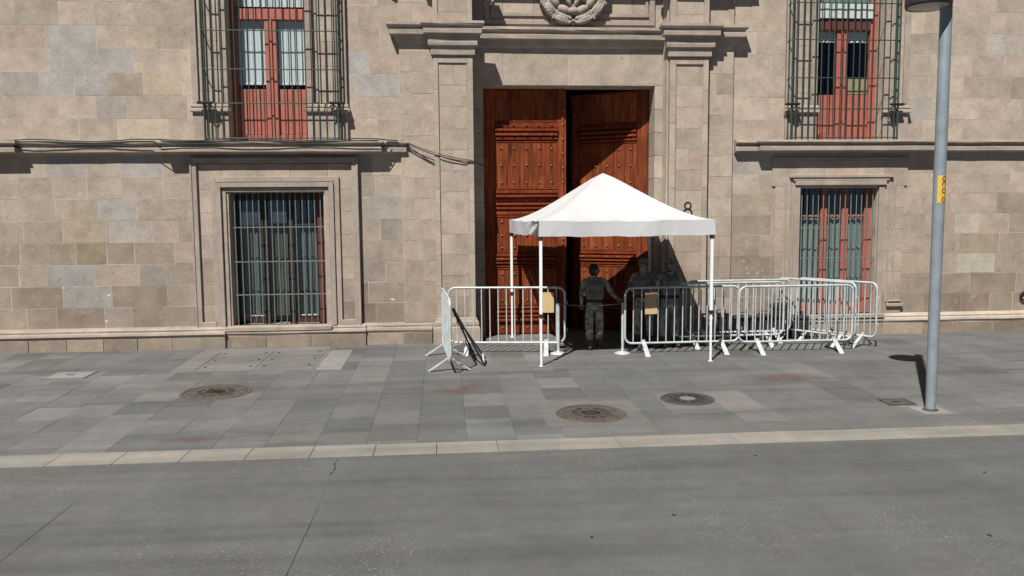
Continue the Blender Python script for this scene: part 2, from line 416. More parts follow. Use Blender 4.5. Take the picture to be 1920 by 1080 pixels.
# ------------------------------------------------------------------ the building
B = empty('palace_building', (0, 0, 0))
tag(B, 'beige cut stone palace front with tall red wooden portal and barred windows', 'building')
XL, XR, ZT = -16.0, 19.0, 9.0
OP = {'lowL': (-4.07, -2.31, .50, 3.06), 'lowR': (7.14, 8.77, .52, 3.08), 'upL': (-4.0, -2.55, 4.04, 7.6), 'upR': (7.42, 8.80, 4.04, 7.6), 'door': (.60, 4.38, -1, 30)}
xs = sorted({XL, XR} | {v for o_ in OP.values() for v in o_[:2]}); zs = sorted({-.1, ZT} | {v for k, o_ in OP.items() if k != 'door' for v in o_[2:]})
m = MB(); m2 = MB()
for a, b_ in zip(xs[:-1], xs[1:]):
    for c, d in zip(zs[:-1], zs[1:]):
        xm, zm = (a+b_)/2, (c+d)/2
        if any(o_[0] < xm < o_[1] and o_[2] < zm < o_[3] for o_ in OP.values()): continue
        (m if xm < 2 else m2).box(a, b_, .002, .62, c, d)
m.build('wall_core', MORTAR, B); m2.build('wall_core', MORTAR, B)
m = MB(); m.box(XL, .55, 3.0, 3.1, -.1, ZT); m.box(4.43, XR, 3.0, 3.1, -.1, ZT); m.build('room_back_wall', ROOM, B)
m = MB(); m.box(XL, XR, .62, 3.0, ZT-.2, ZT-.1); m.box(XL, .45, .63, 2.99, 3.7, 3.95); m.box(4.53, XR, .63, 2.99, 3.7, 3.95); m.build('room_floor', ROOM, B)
m = MB(); m.box(XL-.3, XR+.3, .0, 6.4, ZT+.01, ZT+.4); m.build('roof', DARKST, B)

rw = random.Random(5)
def stone_col(z, q=rw, calm=False, bright=False):
    t = q.random(); v = q.uniform(.87, 1.09)
    if calm: t = .2+.8*t; v = 1+(v-1)*.6
    low = max(0, min(1, (3.3-z)/2.6))
    warm = (.375, .322, .270)
    if t < .05: c = (.355, .326, .296)
    elif t < .16: c = (.400, .342, .278)
    elif t < .26: c = (.330, .290, .245)
    elif t < .34: c = (.378, .312, .262)
    else: c = warm
    k = 1-.34*low*q.uniform(.5, 1.3)
    v *= 1.04
    if bright: v *= 1.05
    return (c[0]*v*k, c[1]*v*k*(1-.02*low), c[2]*v*k*(1-.05*low))
def fill(x0, x1, z0, z1, y, lens, name='stone_block', mat=STONE, holes=(), depth=.1, parent=B, stuffmb=None):
    segs = [(x0, x1)]
    for h in holes:
        if h[2] < z1-.01 and h[3] > z0+.01:
            ns = []
            for a, b_ in segs:
                if h[1] <= a or h[0] >= b_: ns.append((a, b_)); continue
                if h[0] > a: ns.append((a, h[0]))
                if h[1] < b_: ns.append((h[1], b_))
            segs = ns
    for a, b_ in segs:
        xx = a
        while xx < b_-.01:
            ln = rw.uniform(*lens)
            if b_-xx-ln < lens[0]*.6: ln = b_-xx
            e = min(xx+ln, b_); gj = rw.choice((.0015, .002, .002, .003, .008)); gz = rw.choice((.0012, .0015, .002, .004))
            yy = y+rw.uniform(-.002, .002)
            if stuffmb is not None: stuffmb.box(xx+gj, e-gj, yy, yy+depth, z0+gz, z1-gz)
            else: block(name, parent, mat, xx+gj, e-gj, yy, yy+depth, z0+gz, z1-gz, stone_col((z0+z1)/2, bright=(z0 > 4 and xx > 5)))
            xx = e
holes = [(-4.4, -2.0, .3, 3.3), (6.85, 9.05, .3, 3.3), (-4.3, -2.2, 4.0, 8.5), (7.15, 9.05, 4.0, 8.5)]
far = MB()
LOW = [.50+i*(3.78-.5)/8 for i in range(9)]; UPZ = [4.02+i*.425 for i in range(8)]
for (zl) in (LOW, UPZ):
    for a, b_ in zip(zl[:-1], zl[1:]):
        fill(-8.7, -.80, a, b_, 0, (.46, 1.02), holes=holes)
        fill(5.70, 12.7, a, b_, 0, (.46, 1.02), holes=holes)
        fill(XL, -8.7, a, b_, 0, (.6, 1.1), stuffmb=far); fill(12.7, XR, a, b_, 0, (.6, 1.1), stuffmb=far)
z = UPZ[-1]
while z < ZT-.1:
    fill(XL, -.80, z, min(z+.425, ZT), 0, (.6, 1.1), holes=holes, stuffmb=far); fill(5.70, XR, z, min(z+.425, ZT), 0, (.6, 1.1), holes=holes, stuffmb=far); z += .425
fo = far.build('stone_blocks', STONE, B, color=(.36, .31, .26)); tag(fo, kind='stuff')
# blocks the photograph shows in other stone: find by position and recolour
blocks = [o_ for o_ in B.children if o_.name.startswith('stone_block') and o_.data is unit(STONE)]
def at(x, z):
    return min(blocks, key=lambda o_: (o_.location.x-x)**2/1.5+(o_.location.z-z)**2*3)
GRY = (.352, .332, .315)
for (x, z, c) in [(-6.6, 5.8, GRY), (-6.9, 5.4, GRY), (-6.0, 5.4, GRY), (-7.3, 5.0, GRY), (-6.4, 5.0, GRY), (-5.2, 5.0, (.44, .365, .29)), (-5.5, 5.8, (.42, .355, .29)),
                  (-6.7, 3.5, GRY), (-5.6, 3.5, (.36, .345, .33)), (-6.2, 2.8, GRY), (-6.9, 1.95, (.255, .22, .155)), (-7.3, 1.55, (.31, .30, .285)), (-6.8, 1.15, (.30, .29, .272)),
                  (-7.7, 1.15, (.255, .215, .175)), (-1.3, 5.0, GRY), (-1.5, 5.4, (.36, .35, .34)), (-1.2, 2.15, (.275, .245, .21)), (-1.3, 1.35, (.27, .24, .205)),
                  (10.9, 2.35, (.42, .38, .33)), (10.9, 1.65, (.42, .385, .335)), (6.2, 3.2, (.42, .375, .32))]:
    at(x, z).color = (*c, 1)
for (x, z) in [(-6.8, 1.15), (6.1, 1.6), (-1.2, 1.0), (-6.3, .7)]:
    o_ = at(x, z); o_.data = unit(SPOT)

# mouldings swept along the wall, with mitred returns
rm = random.Random(11)
def moulding(name, prof, x0, x1, y0, left='ret', right='ret', mat=TRIM, parent=B, step=.35, jit=.004):
    secs = []
    if left == 'ret': secs.append([(x0-p, y0+.02, z) for p, z in prof])
    n = max(1, int((x1-x0)/step))
    for i in range(n+1):
        t = i/n; row = []
        jz = rm.uniform(-jit, jit)
        for p, z in prof:
            xx = x0+(x1-x0)*t
            if i == 0 and left == 'ret': xx = x0-p
            if i == n and right == 'ret': xx = x1+p
            jj = rm.uniform(-jit, jit) if p > .01 else 0
            row.append((xx, y0-p+jj, z+jz*.6+rm.uniform(-jit, jit)*.3))
        secs.append(row)
    if right == 'ret': secs.append([(x1+p, y0+.02, z) for p, z in prof])
    v = [p for s in secs for p in s]; k = len(prof); f = []
    for i in range(len(secs)-1):
        for j in range(k-1): f.append((i*k+j, i*k+j+1, (i+1)*k+j+1, (i+1)*k+j))
    mm = MB(); mm.add(v, f)
    if left == 'cut': mm.add(secs[0][::-1]+[(x0, y0+.02, prof[0][1]), (x0, y0+.02, prof[-1][1])], [tuple(range(k+2))])
    if right == 'cut': mm.add(secs[-1]+[(x1, y0+.02, prof[-1][1]), (x1, y0+.02, prof[0][1])], [tuple(range(k+2))])
    return mm.build(name, mat, parent)
def string_prof(p): return [(0, 4.045), (p-.01, 4.025), (p, 3.985), (p-.012, 3.965), (p-.075, 3.945), (p-.075, 3.915), (p-.035, 3.895), (p-.035, 3.82), (p-.09, 3.80), (.0, 3.77)]
for (a, b_, p, l, r_) in [(-8.7, -4.95, .17, 'cut', 'cut'), (-4.95, -1.42, .29, 'ret', 'ret'), (-1.36, -.84, .17, 'cut', 'ret'), (-8.7-.25, -8.05, .29, 'cut', 'ret'), (XL, -8.96, .17, 'cut', 'cut'),
                          (5.76, 6.45, .17, 'cut', 'cut'), (6.45, 9.55, .29, 'ret', 'ret'), (9.6, XR, .17, 'cut', 'cut')]:
    moulding('string_course', string_prof(p), a, b_, 0, l, r_)
# plinth with roll on top
def plinth_prof(p): return [(0, .52), (p*.55, .505), (p*.75, .47), (p*.72, .44), (p, .42), (p+.01, .38), (p*.9, .34), (p*.86, .33), (p*.86, -.1)]
for (a, b_, p, l, r_) in [(XL, -4.2, .21, 'cut', 'cut'), (-4.2, -1.55, .15, 'cut', 'cut'), (-1.55, -.27, .10, 'cut', 'cut'), (5.27, 7.0, .12, 'cut', 'cut'), (7.0, 8.92, .12, 'cut', 'cut'), (8.92, XR, .16, 'cut', 'cut')]:
    moulding('plinth_course', plinth_prof(p), a, b_, 0, l, r_, MORTAR if p == .16 else TRIM)
    xx = a
    while xx < b_-.05 and xx < 12.7:
        ln = rw.uniform(.6, .95)
        if b_-xx-ln < .3: ln = b_-xx
        if xx > -9.3: block('plinth_stone', B, STONE, xx+.008, min(xx+ln, b_)-.008, -p*.86-.014, .0, -.08, .325, stone_col(.4))
        xx += ln

# --- portal
def face_blocks(x0, x1, y, z0, z1, rows, name, split=(.0,), depth=.1):
    h = (z1-z0)/rows
    for i in range(rows):
        s = rw.choice(split); a, b_ = z0+i*h, z0+(i+1)*h
        cuts = [x0, x1] if s == 0 else [x0, x0+(x1-x0)*s, x1]
        for c, d in zip(cuts[:-1], cuts[1:]):
            block(name, B, STONE, c+.003, d-.003, y+rw.uniform(-.002, .002), y+depth, a+.003, b_-.003, stone_col(a+1.0, calm=True))
m = MB(); m.box(-.81, .60, -.058, .0015, -.1, ZT); m.box(4.38, 5.71, -.058, .0015, -.1, ZT)
m.box(-.165, .575, -.1475, -.059, -.1, ZT); m.box(4.405, 5.165, -.1475, -.059, -.1, ZT); m.build('portal_core', MORTAR, B)
for (x0, x1) in ((-.81, -.17), (5.17, 5.71)):
    face_blocks(x0+.001, x1-.001, -.062, .52, 5.72, 13, 'portal_block', (0, .35, .6)); face_blocks(x0+.001, x1-.001, -.062, 6.2, 8.6, 6, 'portal_block', (0, .4))
# string of side cheeks of the portal recess
for (x0, x1, px0, px1) in ((-.17, .58, -.075, .485), (4.40, 5.17, 4.515, 5.065)):
    face_blocks(px0, px1, -.152, .62, 5.47, 12, 'pilaster_block', (0, .5, .45, .55, 0)); face_blocks(px0, px1, -.152, 6.42, 8.6, 5, 'pilaster_block', (0, .5))
    for (za, zb) in ((.6, 5.60), (6.25, 8.6)):
        n = 8 if za < 1 else 4; h = (zb-za)/n
        for i in range(n):
            for (a, b_) in ((x0, px0), (px1, x1)):
                block('pilaster_border', B, STONE, a+.002, b_-.002, -.18+rw.uniform(-.002, .002), -.06, za+i*h+.002, za+(i+1)*h-.002, stone_col(6, calm=True))
        block('pilaster_border', B, STONE, px0+.002, px1-.002, -.18, -.06, zb-.12 if za < 1 else za, zb if za < 1 else za+.16, stone_col(5, calm=True))
    # deep cheeks back to the recessed surround
    m = MB()
    if x0 < 1: m.box(x0+.62, x1, -.17, .3, -.1, ZT)
    else: m.box(x0, x0+.13, -.17, .3, -.1, ZT)
    m.build('pilaster_cheek', TRIM, B)
    # base of the pilaster
    pb = [(.0, .62), (.02, .60), (.03, .56), (.055, .53), (.06, .47), (.05, .45), (.075, .42), (.08, .36), (.08, -.1)]
    moulding('pilaster_base', pb, x0, x1, -.18)
    cap = [(0, 6.235), (.215, 6.215), (.22, 6.165), (.205, 6.14), (.165, 6.115), (.165, 6.085), (.175, 6.075), (.17, 6.0), (.10, 5.985), (.09, 5.86), (.095, 5.85), (.09, 5.79), (.05, 5.775), (.035, 5.715), (.045, 5.705), (.042, 5.625), (.0, 5.61)]
    moulding('capital', cap, x0, x1, -.18)
cor = [(0, 6.235), (.215, 6.215), (.22, 6.165), (.205, 6.14), (.165, 6.115), (.165, 6.085), (.175, 6.075), (.17, 6.0), (.10, 5.985), (.06, 5.88), (.0, 5.85)]
moulding('cornice', cor, -.81, -.17, -.06, 'ret', 'cut'); moulding('cornice', cor, 5.17, 5.71, -.06, 'cut', 'ret')
moulding('cornice', cor, .58, 4.40, .28, 'cut', 'cut')
# recessed surround: jambs, lintel
SY = .28
for i in range(11):
    a = .1+i*(5.13-.1)/11; b_ = .1+(i+1)*(5.13-.1)/11
    block('jamb_stone', B, STONE, .575, .79, SY, .78, a+.003, b_-.003, stone_col(a+1, calm=True)); block('jamb_stone', B, STONE, 4.225, 4.41, SY, .78, a+.003, b_-.003, stone_col(a+1, calm=True))
xx = .575
for w in (.62, .60, .68, .63, .65, .655):
    block('lintel_stone', B, STONE, xx+.003, xx+w-.003, SY+rw.uniform(-.003, .003), .78, 5.13, 5.9, stone_col(5, calm=True)); xx += w
m = MB(); m.box(.575, 4.41, SY+.02, .9, 5.905, ZT); m.build('frieze_wall', MORTAR, B)
m = MB(); m.box(.60, 4.38, SY+.006, .7, 5.136, 5.89); m.build('lintel_core', MORTAR, B)
xx = .575
for w in (.62, .60, .68, .63, .65, .655):
    block('frieze_stone', B, STONE, xx+.003, xx+w-.003, SY, .5, 6.2, 7.4, stone_col(5, calm=True)); xx += w
# raised frame of the carved field
m = MB(); m.box(.84, 4.2, SY-.05, SY+.02, 6.30, 6.37); m.box(.95, 4.08, SY-.035, SY+.02, 6.46, 6.52); m.box(.84, .93, SY-.05, SY+.02, 6.372, 8); m.box(4.1, 4.2, SY-.05, SY+.02, 6.372, 8)
m.box(.97, 1.02, SY-.035, SY+.02, 6.522, 8); m.box(4.02, 4.07, SY-.035, SY+.02, 6.522, 8); m.build('field_frame', TRIM, B)
up_ = [(0, 7.35), (.3, 7.33), (.31, 7.2), (.22, 7.16), (.22, 7.04), (.12, 7.0), (.0, 6.92)]
moulding('upper_cornice', up_, .58, 4.40, .28, 'cut', 'cut'); moulding('upper_cornice', up_, -.81, -.17, -.06, 'ret', 'cut'); moulding('upper_cornice', up_, 5.17, 5.71, -.06, 'cut', 'ret'); moulding('upper_cornice', up_, -.17, .58, -.18); moulding('upper_cornice', up_, 4.40, 5.17, -.18)
# carved emblem: wreath, tied branches, scroll
em = empty('carved_emblem', (2.56, SY, 6.96), 0, B)
WC = plain('carved stone', (.305, .265, .228), .9, var=.2, vs_=9, bmp=.4)
for s in (-1, 1):
    for k, a in enumerate((21, 51, 80)):
        th = R(-90+s*a); rr = .61
        q = MB(); q.ell((rr*math.cos(th), -.12, rr*math.sin(th)), (.185, .11, .095), Euler((0, -th+math.pi/2, 0)), 14, 8)
        for j in range(12):
            da = (j//2-2.5)*.10; sd_ = 1 if j % 2 else -1; t3 = th+da*.9; r3 = rr+sd_*.045
            q.ell((r3*math.cos(t3), -.20+.35*abs(da)*.3, r3*math.sin(t3)), (.062, .030, .034), Euler((0, -t3+math.pi/2+sd_*s*.45, 0)), 8, 6)
        q.build('wreath_segment', WC, em)
        th2 = R(-90+s*(a+15)); q = MB()
        q.box(-.016, .016, -.20, -.02, -.10, .10, mat=Matrix.Translation((rr*math.cos(th2), 0, rr*math.sin(th2))) @ Matrix.Rotation(-th2+math.pi/2, 4, 'Y')); q.build('wreath_tie', WC, em)
    for k, a in enumerate((24, 58)):
        th = R(-90+s*a); q = MB(); q.ell((.43*math.cos(th), -.10, .43*math.sin(th)), (.15, .09, .085), Euler((0, -th+math.pi/2, 0)), 12, 8); q.build('scroll_segment', WC, em)
    q = MB(); q.ell((s*.1, -.08, -.2), (.05, .06, .13), Euler((0, s*.5, 0))); q.ell((s*.19, -.08, -.1), (.06, .06, .09)); q.build('carved_claw', WC, em)
q = MB(); q.ell((0, -.11, -.42), (.15, .09, .075)); q.build('scroll_segment', WC, em)
q = MB(); q.ell((-.05, -.12, -.62), (.05, .06, .04)); q.ell((.05, -.12, -.62), (.05, .06, .04)); q.ell((0, -.14, -.61), (.03, .05, .03)); q.build('ribbon_knot', WC, em)
q = MB(); q.ell((.28, -.07, .0), (.26, .08, .24)); q.build('carved_wing', WC, em); q = MB(); q.ell((-.12, -.08, .05), (.12, .08, .2)); q.ell((-.3, -.06, -.08), (.1, .06, .09)); q.build('carved_body', WC, em)

# passage behind the open door
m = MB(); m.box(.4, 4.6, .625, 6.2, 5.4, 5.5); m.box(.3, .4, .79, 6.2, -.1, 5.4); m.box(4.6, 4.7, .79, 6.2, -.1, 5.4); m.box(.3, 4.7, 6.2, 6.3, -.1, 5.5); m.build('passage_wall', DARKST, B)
m = MB(); m.box(.79, 4.225, -.02, 6.2, -.1, .125); m.build('door_sill', CONCP, B)
m = MB(); m.add([(.7, -.75, sz(-.75)-.01), (2.6, -.75, sz(-.75)-.01), (2.45, -.021, .12), (.82, -.021, .12)], [(0, 1, 2, 3)]); m.add([(2.6, -.75, sz(-.75)-.01), (2.45, -.021, .05), (2.45, -.021, .12)], [(0, 1, 2)]); m.add([(.7, -.75, sz(-.75)-.01), (.82, -.021, .12), (.82, -.021, .05)], [(0, 1, 2)])
m.build('door_ramp', CONC, B)

# --- wooden door leaves (local x from the hinge, front face towards -y)
def leaf(s, loc, rz):
    Wd, Z0, Z1 = 1.70, .14, 5.125
    m = MB(); m.box(*sorted((0, s*Wd)), .012, .09, Z0, Z1)
    d = m.build('door_leaf', WOODM, B, loc, (0, 0, rz))
    def bx(name, a, b_, y0, y1, z0, z1, mat, c=.006):
        q = MB(); aa, bb = sorted((s*a, s*b_)); q.cbox(aa, bb, y0, y1, z0, z1, c); return q.build(name, mat, d)
    bx('stile', .0, .24, -.03, .011, Z0, Z1, WOOD)
    bx('stile', 1.535, 1.70, -.03, .011, Z0, Z1, WOOD)
    bx('astragal', 1.60, 1.66, -.055, -.031, Z0+.02, Z1-.02, WOODM, .012)
    studs = MB()
    def stud(xx, y, zz, r_=.024): studs.ell((s*xx, y, zz), (r_, .022, r_), None, 8, 4)
    for (za, zb, rows) in ((4.50, 5.10, (4.62, 4.95)), (3.14, 4.06, (3.94, 3.60, 3.25)), (1.84, 2.55, (2.45, 2.17, 1.92)), (.76, 1.48, (1.38, 1.10, .84))):
        for i in range(5):
            a = .243+i*.2584
            bx('plank', a+.002, a+.2564, -.012+rw.uniform(-.003, .003), .011, za, zb, WOOD, .004)
            for zz in rows: stud(a+.129, -.018, zz)
        # raised bead round the panel
        bx('panel_bead', .243, 1.532, -.026, -.001, zb+.002, zb+.03, WOODM); bx('panel_bead', .243, 1.532, -.026, -.001, za-.03, za-.002, WOODM)
        bx('panel_bead', 1.505, 1.533, -.028, -.014, za, zb, WOODM, .004)
    for (za, zb, p) in ((4.355, 4.46, .02), (4.275, 4.335, .09), (4.185, 4.245, .075), (4.105, 4.165, .05),
                        (3.025, 3.095, .05), (2.945, 3.0, .095), (2.86, 2.93, .03), (2.785, 2.84, .085), (2.70, 2.765, .06), (2.60, 2.68, .03),
                        (1.74, 1.80, .05), (1.66, 1.72, .09), (1.59, 1.64, .07), (1.53, 1.57, .04),
                        (.655, .715, .05), (.57, .63, .095), (.485, .545, .07), (.40, .46, .09), (.15, .385, .03)):
        bx('moulding', .243, 1.533, -p, .011, za, zb, WOODM, .014 if p > .04 else .005)
    for zz in (4.41, 4.21, 2.89, 1.69, .27):
        for i in range(5): stud(.243+.129+i*.2584, -.03 if zz in (4.41, 2.89, .27) else -.085, zz, .02)
    zz = .35
    while zz < 5.0: stud(1.63, -.056, zz); zz += .29
    tag(studs.build('studs', STUD, d), kind='stuff')
    return d
leaf(1, (.795, .72, 0), 0)
leaf(-1, (4.22, .74, 0), R(-30))

# --- windows
def curtain(name, x0, x1, y, z0, z1, mat, parent, waves=6, amp=.02, seed=0):
    q = random.Random(seed); n = waves*6; v = []; f = []
    ph = q.uniform(0, 6)
    for j in range(7):
        z = z0+(z1-z0)*j/6
        for i in range(n+1):
            t = i/n; v.append((x0+(x1-x0)*t, y+amp*(.6+.6*math.sin(ph*3+t*5)**2)*math.sin(ph+t*waves*2*math.pi+1.3*math.sin(4*t+ph+j*.25))*(1-.05*j), z))
    for j in range(6):
        for i in range(n): f.append((j*(n+1)+i, j*(n+1)+i+1, (j+1)*(n+1)+i+1, (j+1)*(n+1)+i))
    mm = MB(); mm.add(v, f, True); return mm.build(name, mat, parent)
def frame_box(parent, name, mat, rects, y0, y1):
    for (a, b_, c, d) in rects:
        q = MB(); q.cbox(a, b_, y0, y1, c, d, .006); q.build(name, mat, parent)
def pane(parent, a, b_, c, d, y):
    q = MB(); q.box(a, b_, y, y+.006, c, d); q.build('pane', GLASS, parent)

# lower left window: maroon frame, three bays, curtains
w = empty('window', (0, 0, 0), 0, B)
frame_box(w, 'window_frame', MAROON, [(-4.07, -4.0, .5, 3.06), (-3.57, -3.44, .502, 3.058), (-3.07, -2.95, .502, 3.058), (-3.998, -3.572, 2.92, 3.058), (-3.438, -3.072, 2.92, 3.058), (-2.948, -2.50, 2.92, 3.058)], .30, .37)
frame_box(w, 'window_frame', REDP, [(-2.498, -2.312, .502, 3.058)], .27, .37)
for i, (a, b_, cm) in enumerate(((-4.0, -3.57, CURTB), (-3.44, -3.07, CURTS), (-2.95, -2.5, CURTB))):
    pane(w, a+.003, b_-.003, .505, 2.918, .335)
    curtain('curtain', a-.02, b_+.02, .47, .64, 2.42, cm, w, 4, .022, i)
    if i < 2: curtain('curtain', a+.02, b_-.02, .49, 2.42+.05*i, 2.70, BLINDW, w, 3, .012, i+7)
    if i == 2: frame_box(w, 'curtain_rail', PAPERW, [(a, b_, 2.43, 2.46)], .44, .46)
    if i != 1: frame_box(w, 'red_panel', REDP, [(a+.004, b_-.004, .503, .63)], .38, .41); frame_box(w, 'white_strip', PAPERW, [(a+.01, b_-.01, .635, .66)], .42, .44)
# lower right window: salmon frame
w = empty('window', (0, 0, 0), 0, B)
frame_box(w, 'window_frame', SALMON, [(7.142, 7.26, .522, 3.078), (7.70, 7.83, .524, 3.076), (8.15, 8.28, .524, 3.076), (8.63, 8.768, .522, 3.078), (7.262, 7.698, .524, .72), (7.832, 8.148, .524, .72), (8.282, 8.628, .524, .72)], .22, .30)
frame_box(w, 'glazing_bar', SALMON, [(7.262, 7.698, 2.50, 2.54), (7.832, 8.148, 2.50, 2.54), (8.282, 8.628, 2.50, 2.54)], .25, .29)
for i, (a, b_) in enumerate(((7.26, 7.70), (7.83, 8.15), (8.28, 8.63))):
    pane(w, a+.002, b_-.002, .725, 2.498, .27); pane(w, a+.002, b_-.002, 2.542, 3.07, .27)
    curtain('curtain', a-.02, b_+.02, .345, .7, 2.50, CURTG, w, 4, .018, i+20)
# upper left balcony door
def balcony_door(X, Zt, right=False):
    w = empty('balcony_door', (0, 0, 0), 0, B)
    x0, x1, pl0, pl1, pr0, pr1 = X
    zb, zp, zt0, zt1 = (4.06, 5.04, 6.34, 6.54) if not right else (4.06, 4.97, 6.24, 6.46)
    fr = [(x0, pl0, zb, 7.6), (pr1, x1, zb, 7.6), (pl0+.002, pr1-.002, zt0, zt1)]
    frame_box(w, 'door_frame', SALMON if not right else SALMON, fr, .26, .36)
    cm = (pl1+pr0)/2
    frame_box(w, 'door_stile', SALMON, [(pl1, cm-.004, zb, zt0-.003), (cm+.004, pr0, zb, zt0-.003), (cm-.03, cm+.03, zb+.01, zt0-.006)][:2], .28, .345)
    frame_box(w, 'cover_strip', SALMON, [(cm-.028, cm+.028, zb+.01, zt0-.006)], .25, .279)
    for (a, b_) in ((pl0, pl1), (pr0, pr1)):
        frame_box(w, 'lower_panel', SALMON, [(a+.002, b_-.002, zb+.12, zp)], .30, .33); frame_box(w, 'bottom_rail', SALMON, [(a+.002, b_-.002, zb, zb+.117)], .285, .335)
        pane(w, a+.002, b_-.002, zp+.003, zt0-.003, .315)
    pane(w, pl0, pr1, zt1+.003, 7.55, .315)
    return w
X = (-3.998, -2.552, -3.89, -3.37, -3.14, -2.61)
w = balcony_door(X, 0)
for i, (a, b_) in enumerate(((-3.89, -3.37), (-3.14, -2.61))):
    curtain('blind', a, b_, .37, 5.19, 6.34, BLINDW, w, 9, .006, i+40); frame_box(w, 'blind_edge', PAPERW, [(a, b_, 5.13, 5.185)], .36, .38)
curtain('blind', -3.89, -2.61, .37, 6.6, 7.5, BLINDW, w, 16, .006, 44)
X = (7.422, 8.798, 7.52, 7.96, 8.20, 8.66)
w = balcony_door(X, 0, True)
for i, (a, b_) in enumerate(((7.52, 7.96), (8.20, 8.66))):
    curtain('blind', a, b_, .37, 6.03, 6.26, PAPERW, w, 5, .012, i+50)
frame_box(w, 'paper_sheet', TANP, [(8.21, 8.65, 4.99, 5.30)], .325, .329); frame_box(w, 'red_band', REDP, [(7.53, 8.65, 6.25, 6.44)], .235, .258)
q = MB()
for i in range(9): q.cbox(7.50+i*.131, 7.50+i*.131+.127, .20-.004*(i % 2), .225, 6.47, 6.77, .004)
q.build('pelmet', BLINDG, w); curtain('blind', 7.52, 8.66, .37, 6.8, 7.5, CURTG, w, 14, .01, 55)

# flat iron grilles of the lower windows
def flat_grille(x0, x1, z0, z1, y, n, rails, mat):
    rail = MB()
    for z in rails: rail.cbox(x0-.02, x1+.02, y-.006, y+.006, z-.010, z+.010, .003)
    gpart = rail.build('window_grille', mat, B)
    bar = MB(); bar.tube([(0, 0, z0), (0, 0, z1)], .0118, 6)
    me = bar.mesh('grille_bar', mat)
    for i in range(n):
        link('grille_bar', me, gpart, (x0+.05+(x1-x0-.1)*i/(n-1)+rw.uniform(-.004, .004), y, 0), (0, rw.uniform(-.002, .002), rw.uniform(0, 1)))
flat_grille(-4.05, -2.33, .5, 3.06, .06, 15, (2.40, 1.74, 1.10), IRONL)
flat_grille(7.16, 8.75, .52, 3.08, .05, 14, (2.28, 1.67, 1.06), IRONL)
# projecting iron cages in front of the balcony doors
def cage(x0, x1, rails, n):
    yf = -.27; rr = .07; gp = MB()
    def path(z):
        pts = [(x0, .0, z), (x0, yf+rr, z)]
        for k in range(1, 5): a = math.pi/2*k/4; pts.append((x0+rr-rr*math.cos(a), yf+rr-rr*math.sin(a), z))
        for k in range(5): a = math.pi/2*k/4; pts.append((x1-rr+rr*math.sin(a), yf+rr-rr*math.cos(a), z))
        pts.append((x1, .0, z)); return pts
    for z in rails: gp.tube(path(z), .011, 6)
    part = gp.build('balcony_cage', IRON, B)
    bar = MB(); bar.tube([(0, 0, 4.03), (0, 0, 7.75)], .0112, 6); me = bar.mesh('cage_bar', IRON)
    thick = MB(); thick.tube([(0, 0, 4.03), (0, 0, 7.75)], .017, 8); mt = thick.mesh('cage_post', IRON)
    for i in range(n):
        x = x0+rr+.03+(x1-x0-2*rr-.06)*i/(n-1); link('cage_bar', me, part, (x+rw.uniform(-.004, .004), yf, 0), (0, rw.uniform(-.002, .002), 0))
    for xx in (x0, x1):
        for yy in (-.04, -.125): link('cage_bar', me, part, (xx, yy, 0))
        link('cage_post', mt, part, (xx+(.02 if xx == x0 else -.02), yf+.025, 0))
        s = 1 if xx == x0 else -1
        b = MB(); pts = []
        for k in range(15):
            a = k/14*math.pi*2.6; r_ = .085-.0042*k; pts.append((xx+s*(.11+r_*math.cos(a)), yf+.02, 4.60+r_*math.sin(a)))
        b.tube(pts, .011, 6); b.cbox(xx-.10, xx+.18 if s > 0 else xx+.10, yf-.03, yf+.06, 4.69, 4.735, .01) if s > 0 else b.cbox(xx-.18, xx+.10, yf-.03, yf+.06, 4.69, 4.735, .01)
        b.build('scroll_bracket', BLACKI, part)
cage(-4.42, -1.93, (4.065, 4.70, 5.32, 6.02, 6.72, 7.42), 19)
cage(6.80, 9.02, (4.065, 4.62, 5.22, 5.95, 6.65, 7.35), 17)

# stone surrounds of the windows
def ring(name, x0, x1, z0, z1, wd, y0, y1, bottom=False, parent=B, mat=TRIM):
    q = MB(); q.cbox(x0, x0+wd, y0, y1, z0, z1, .006); q.cbox(x1-wd, x1, y0, y1, z0, z1, .006); q.cbox(x0+wd-.002, x1-wd+.002, y0+.001, y1, z1-wd, z1-.001, .006)
    if bottom: q.cbox(x0+wd-.002, x1-wd+.002, y0+.001, y1, z0+.001, z0+wd, .006)
    return q.build(name, mat, parent)
def jamb_stones(x0, x1, z0, z1, y, n, name):
    h = (z1-z0)/n
    for i in range(n): block(name, B, STONE, x0+.002, x1-.002, y+rw.uniform(-.002, .002), .004+.08, z0+i*h+.002, z0+(i+1)*h-.002, stone_col(z0+i*h+.8, calm=True))
# lower left: wide panelled surround
jamb_stones(-4.74, -4.08, .5, 3.12, -.03, 6, 'surround_stone'); jamb_stones(-2.30, -1.66, .5, 3.12, -.03, 6, 'surround_stone')
xx = -4.74
for wd_ in (.55, .66, .62, .7, .55):
    block('surround_stone', B, STONE, xx+.002, xx+wd_-.002, -.03, .09, 3.122, 3.60, stone_col(4, calm=True)); xx += wd_
ring('surround_border', -4.74, -1.655, .5, 3.72, .10, -.085, .0, False)
ring('surround_fillet', -4.76, -1.635, .5, 3.72, .035, -.10, -.0, False)
ring('architrave_ring', -4.40, -2.0, .502, 3.36, .10, -.075, .0); ring('architrave_ring', -4.295, -2.105, .504, 3.25, .09, -.11, .0); ring('architrave_ring', -4.20, -2.20, .506, 3.155, .08, -.06, .0)
for (a, b_) in ((-4.66, -4.40), (-2.0, -1.74)):
    q = MB(); q.cbox(a-.06, b_+.02, -.09, -.0, .502, .60, .006); q.build('surround_base', TRIM, B)
q = MB(); q.cbox(-4.2, -2.2, -.17, .28, .42, .50, .008); q.build('window_sill', TRIM, B)
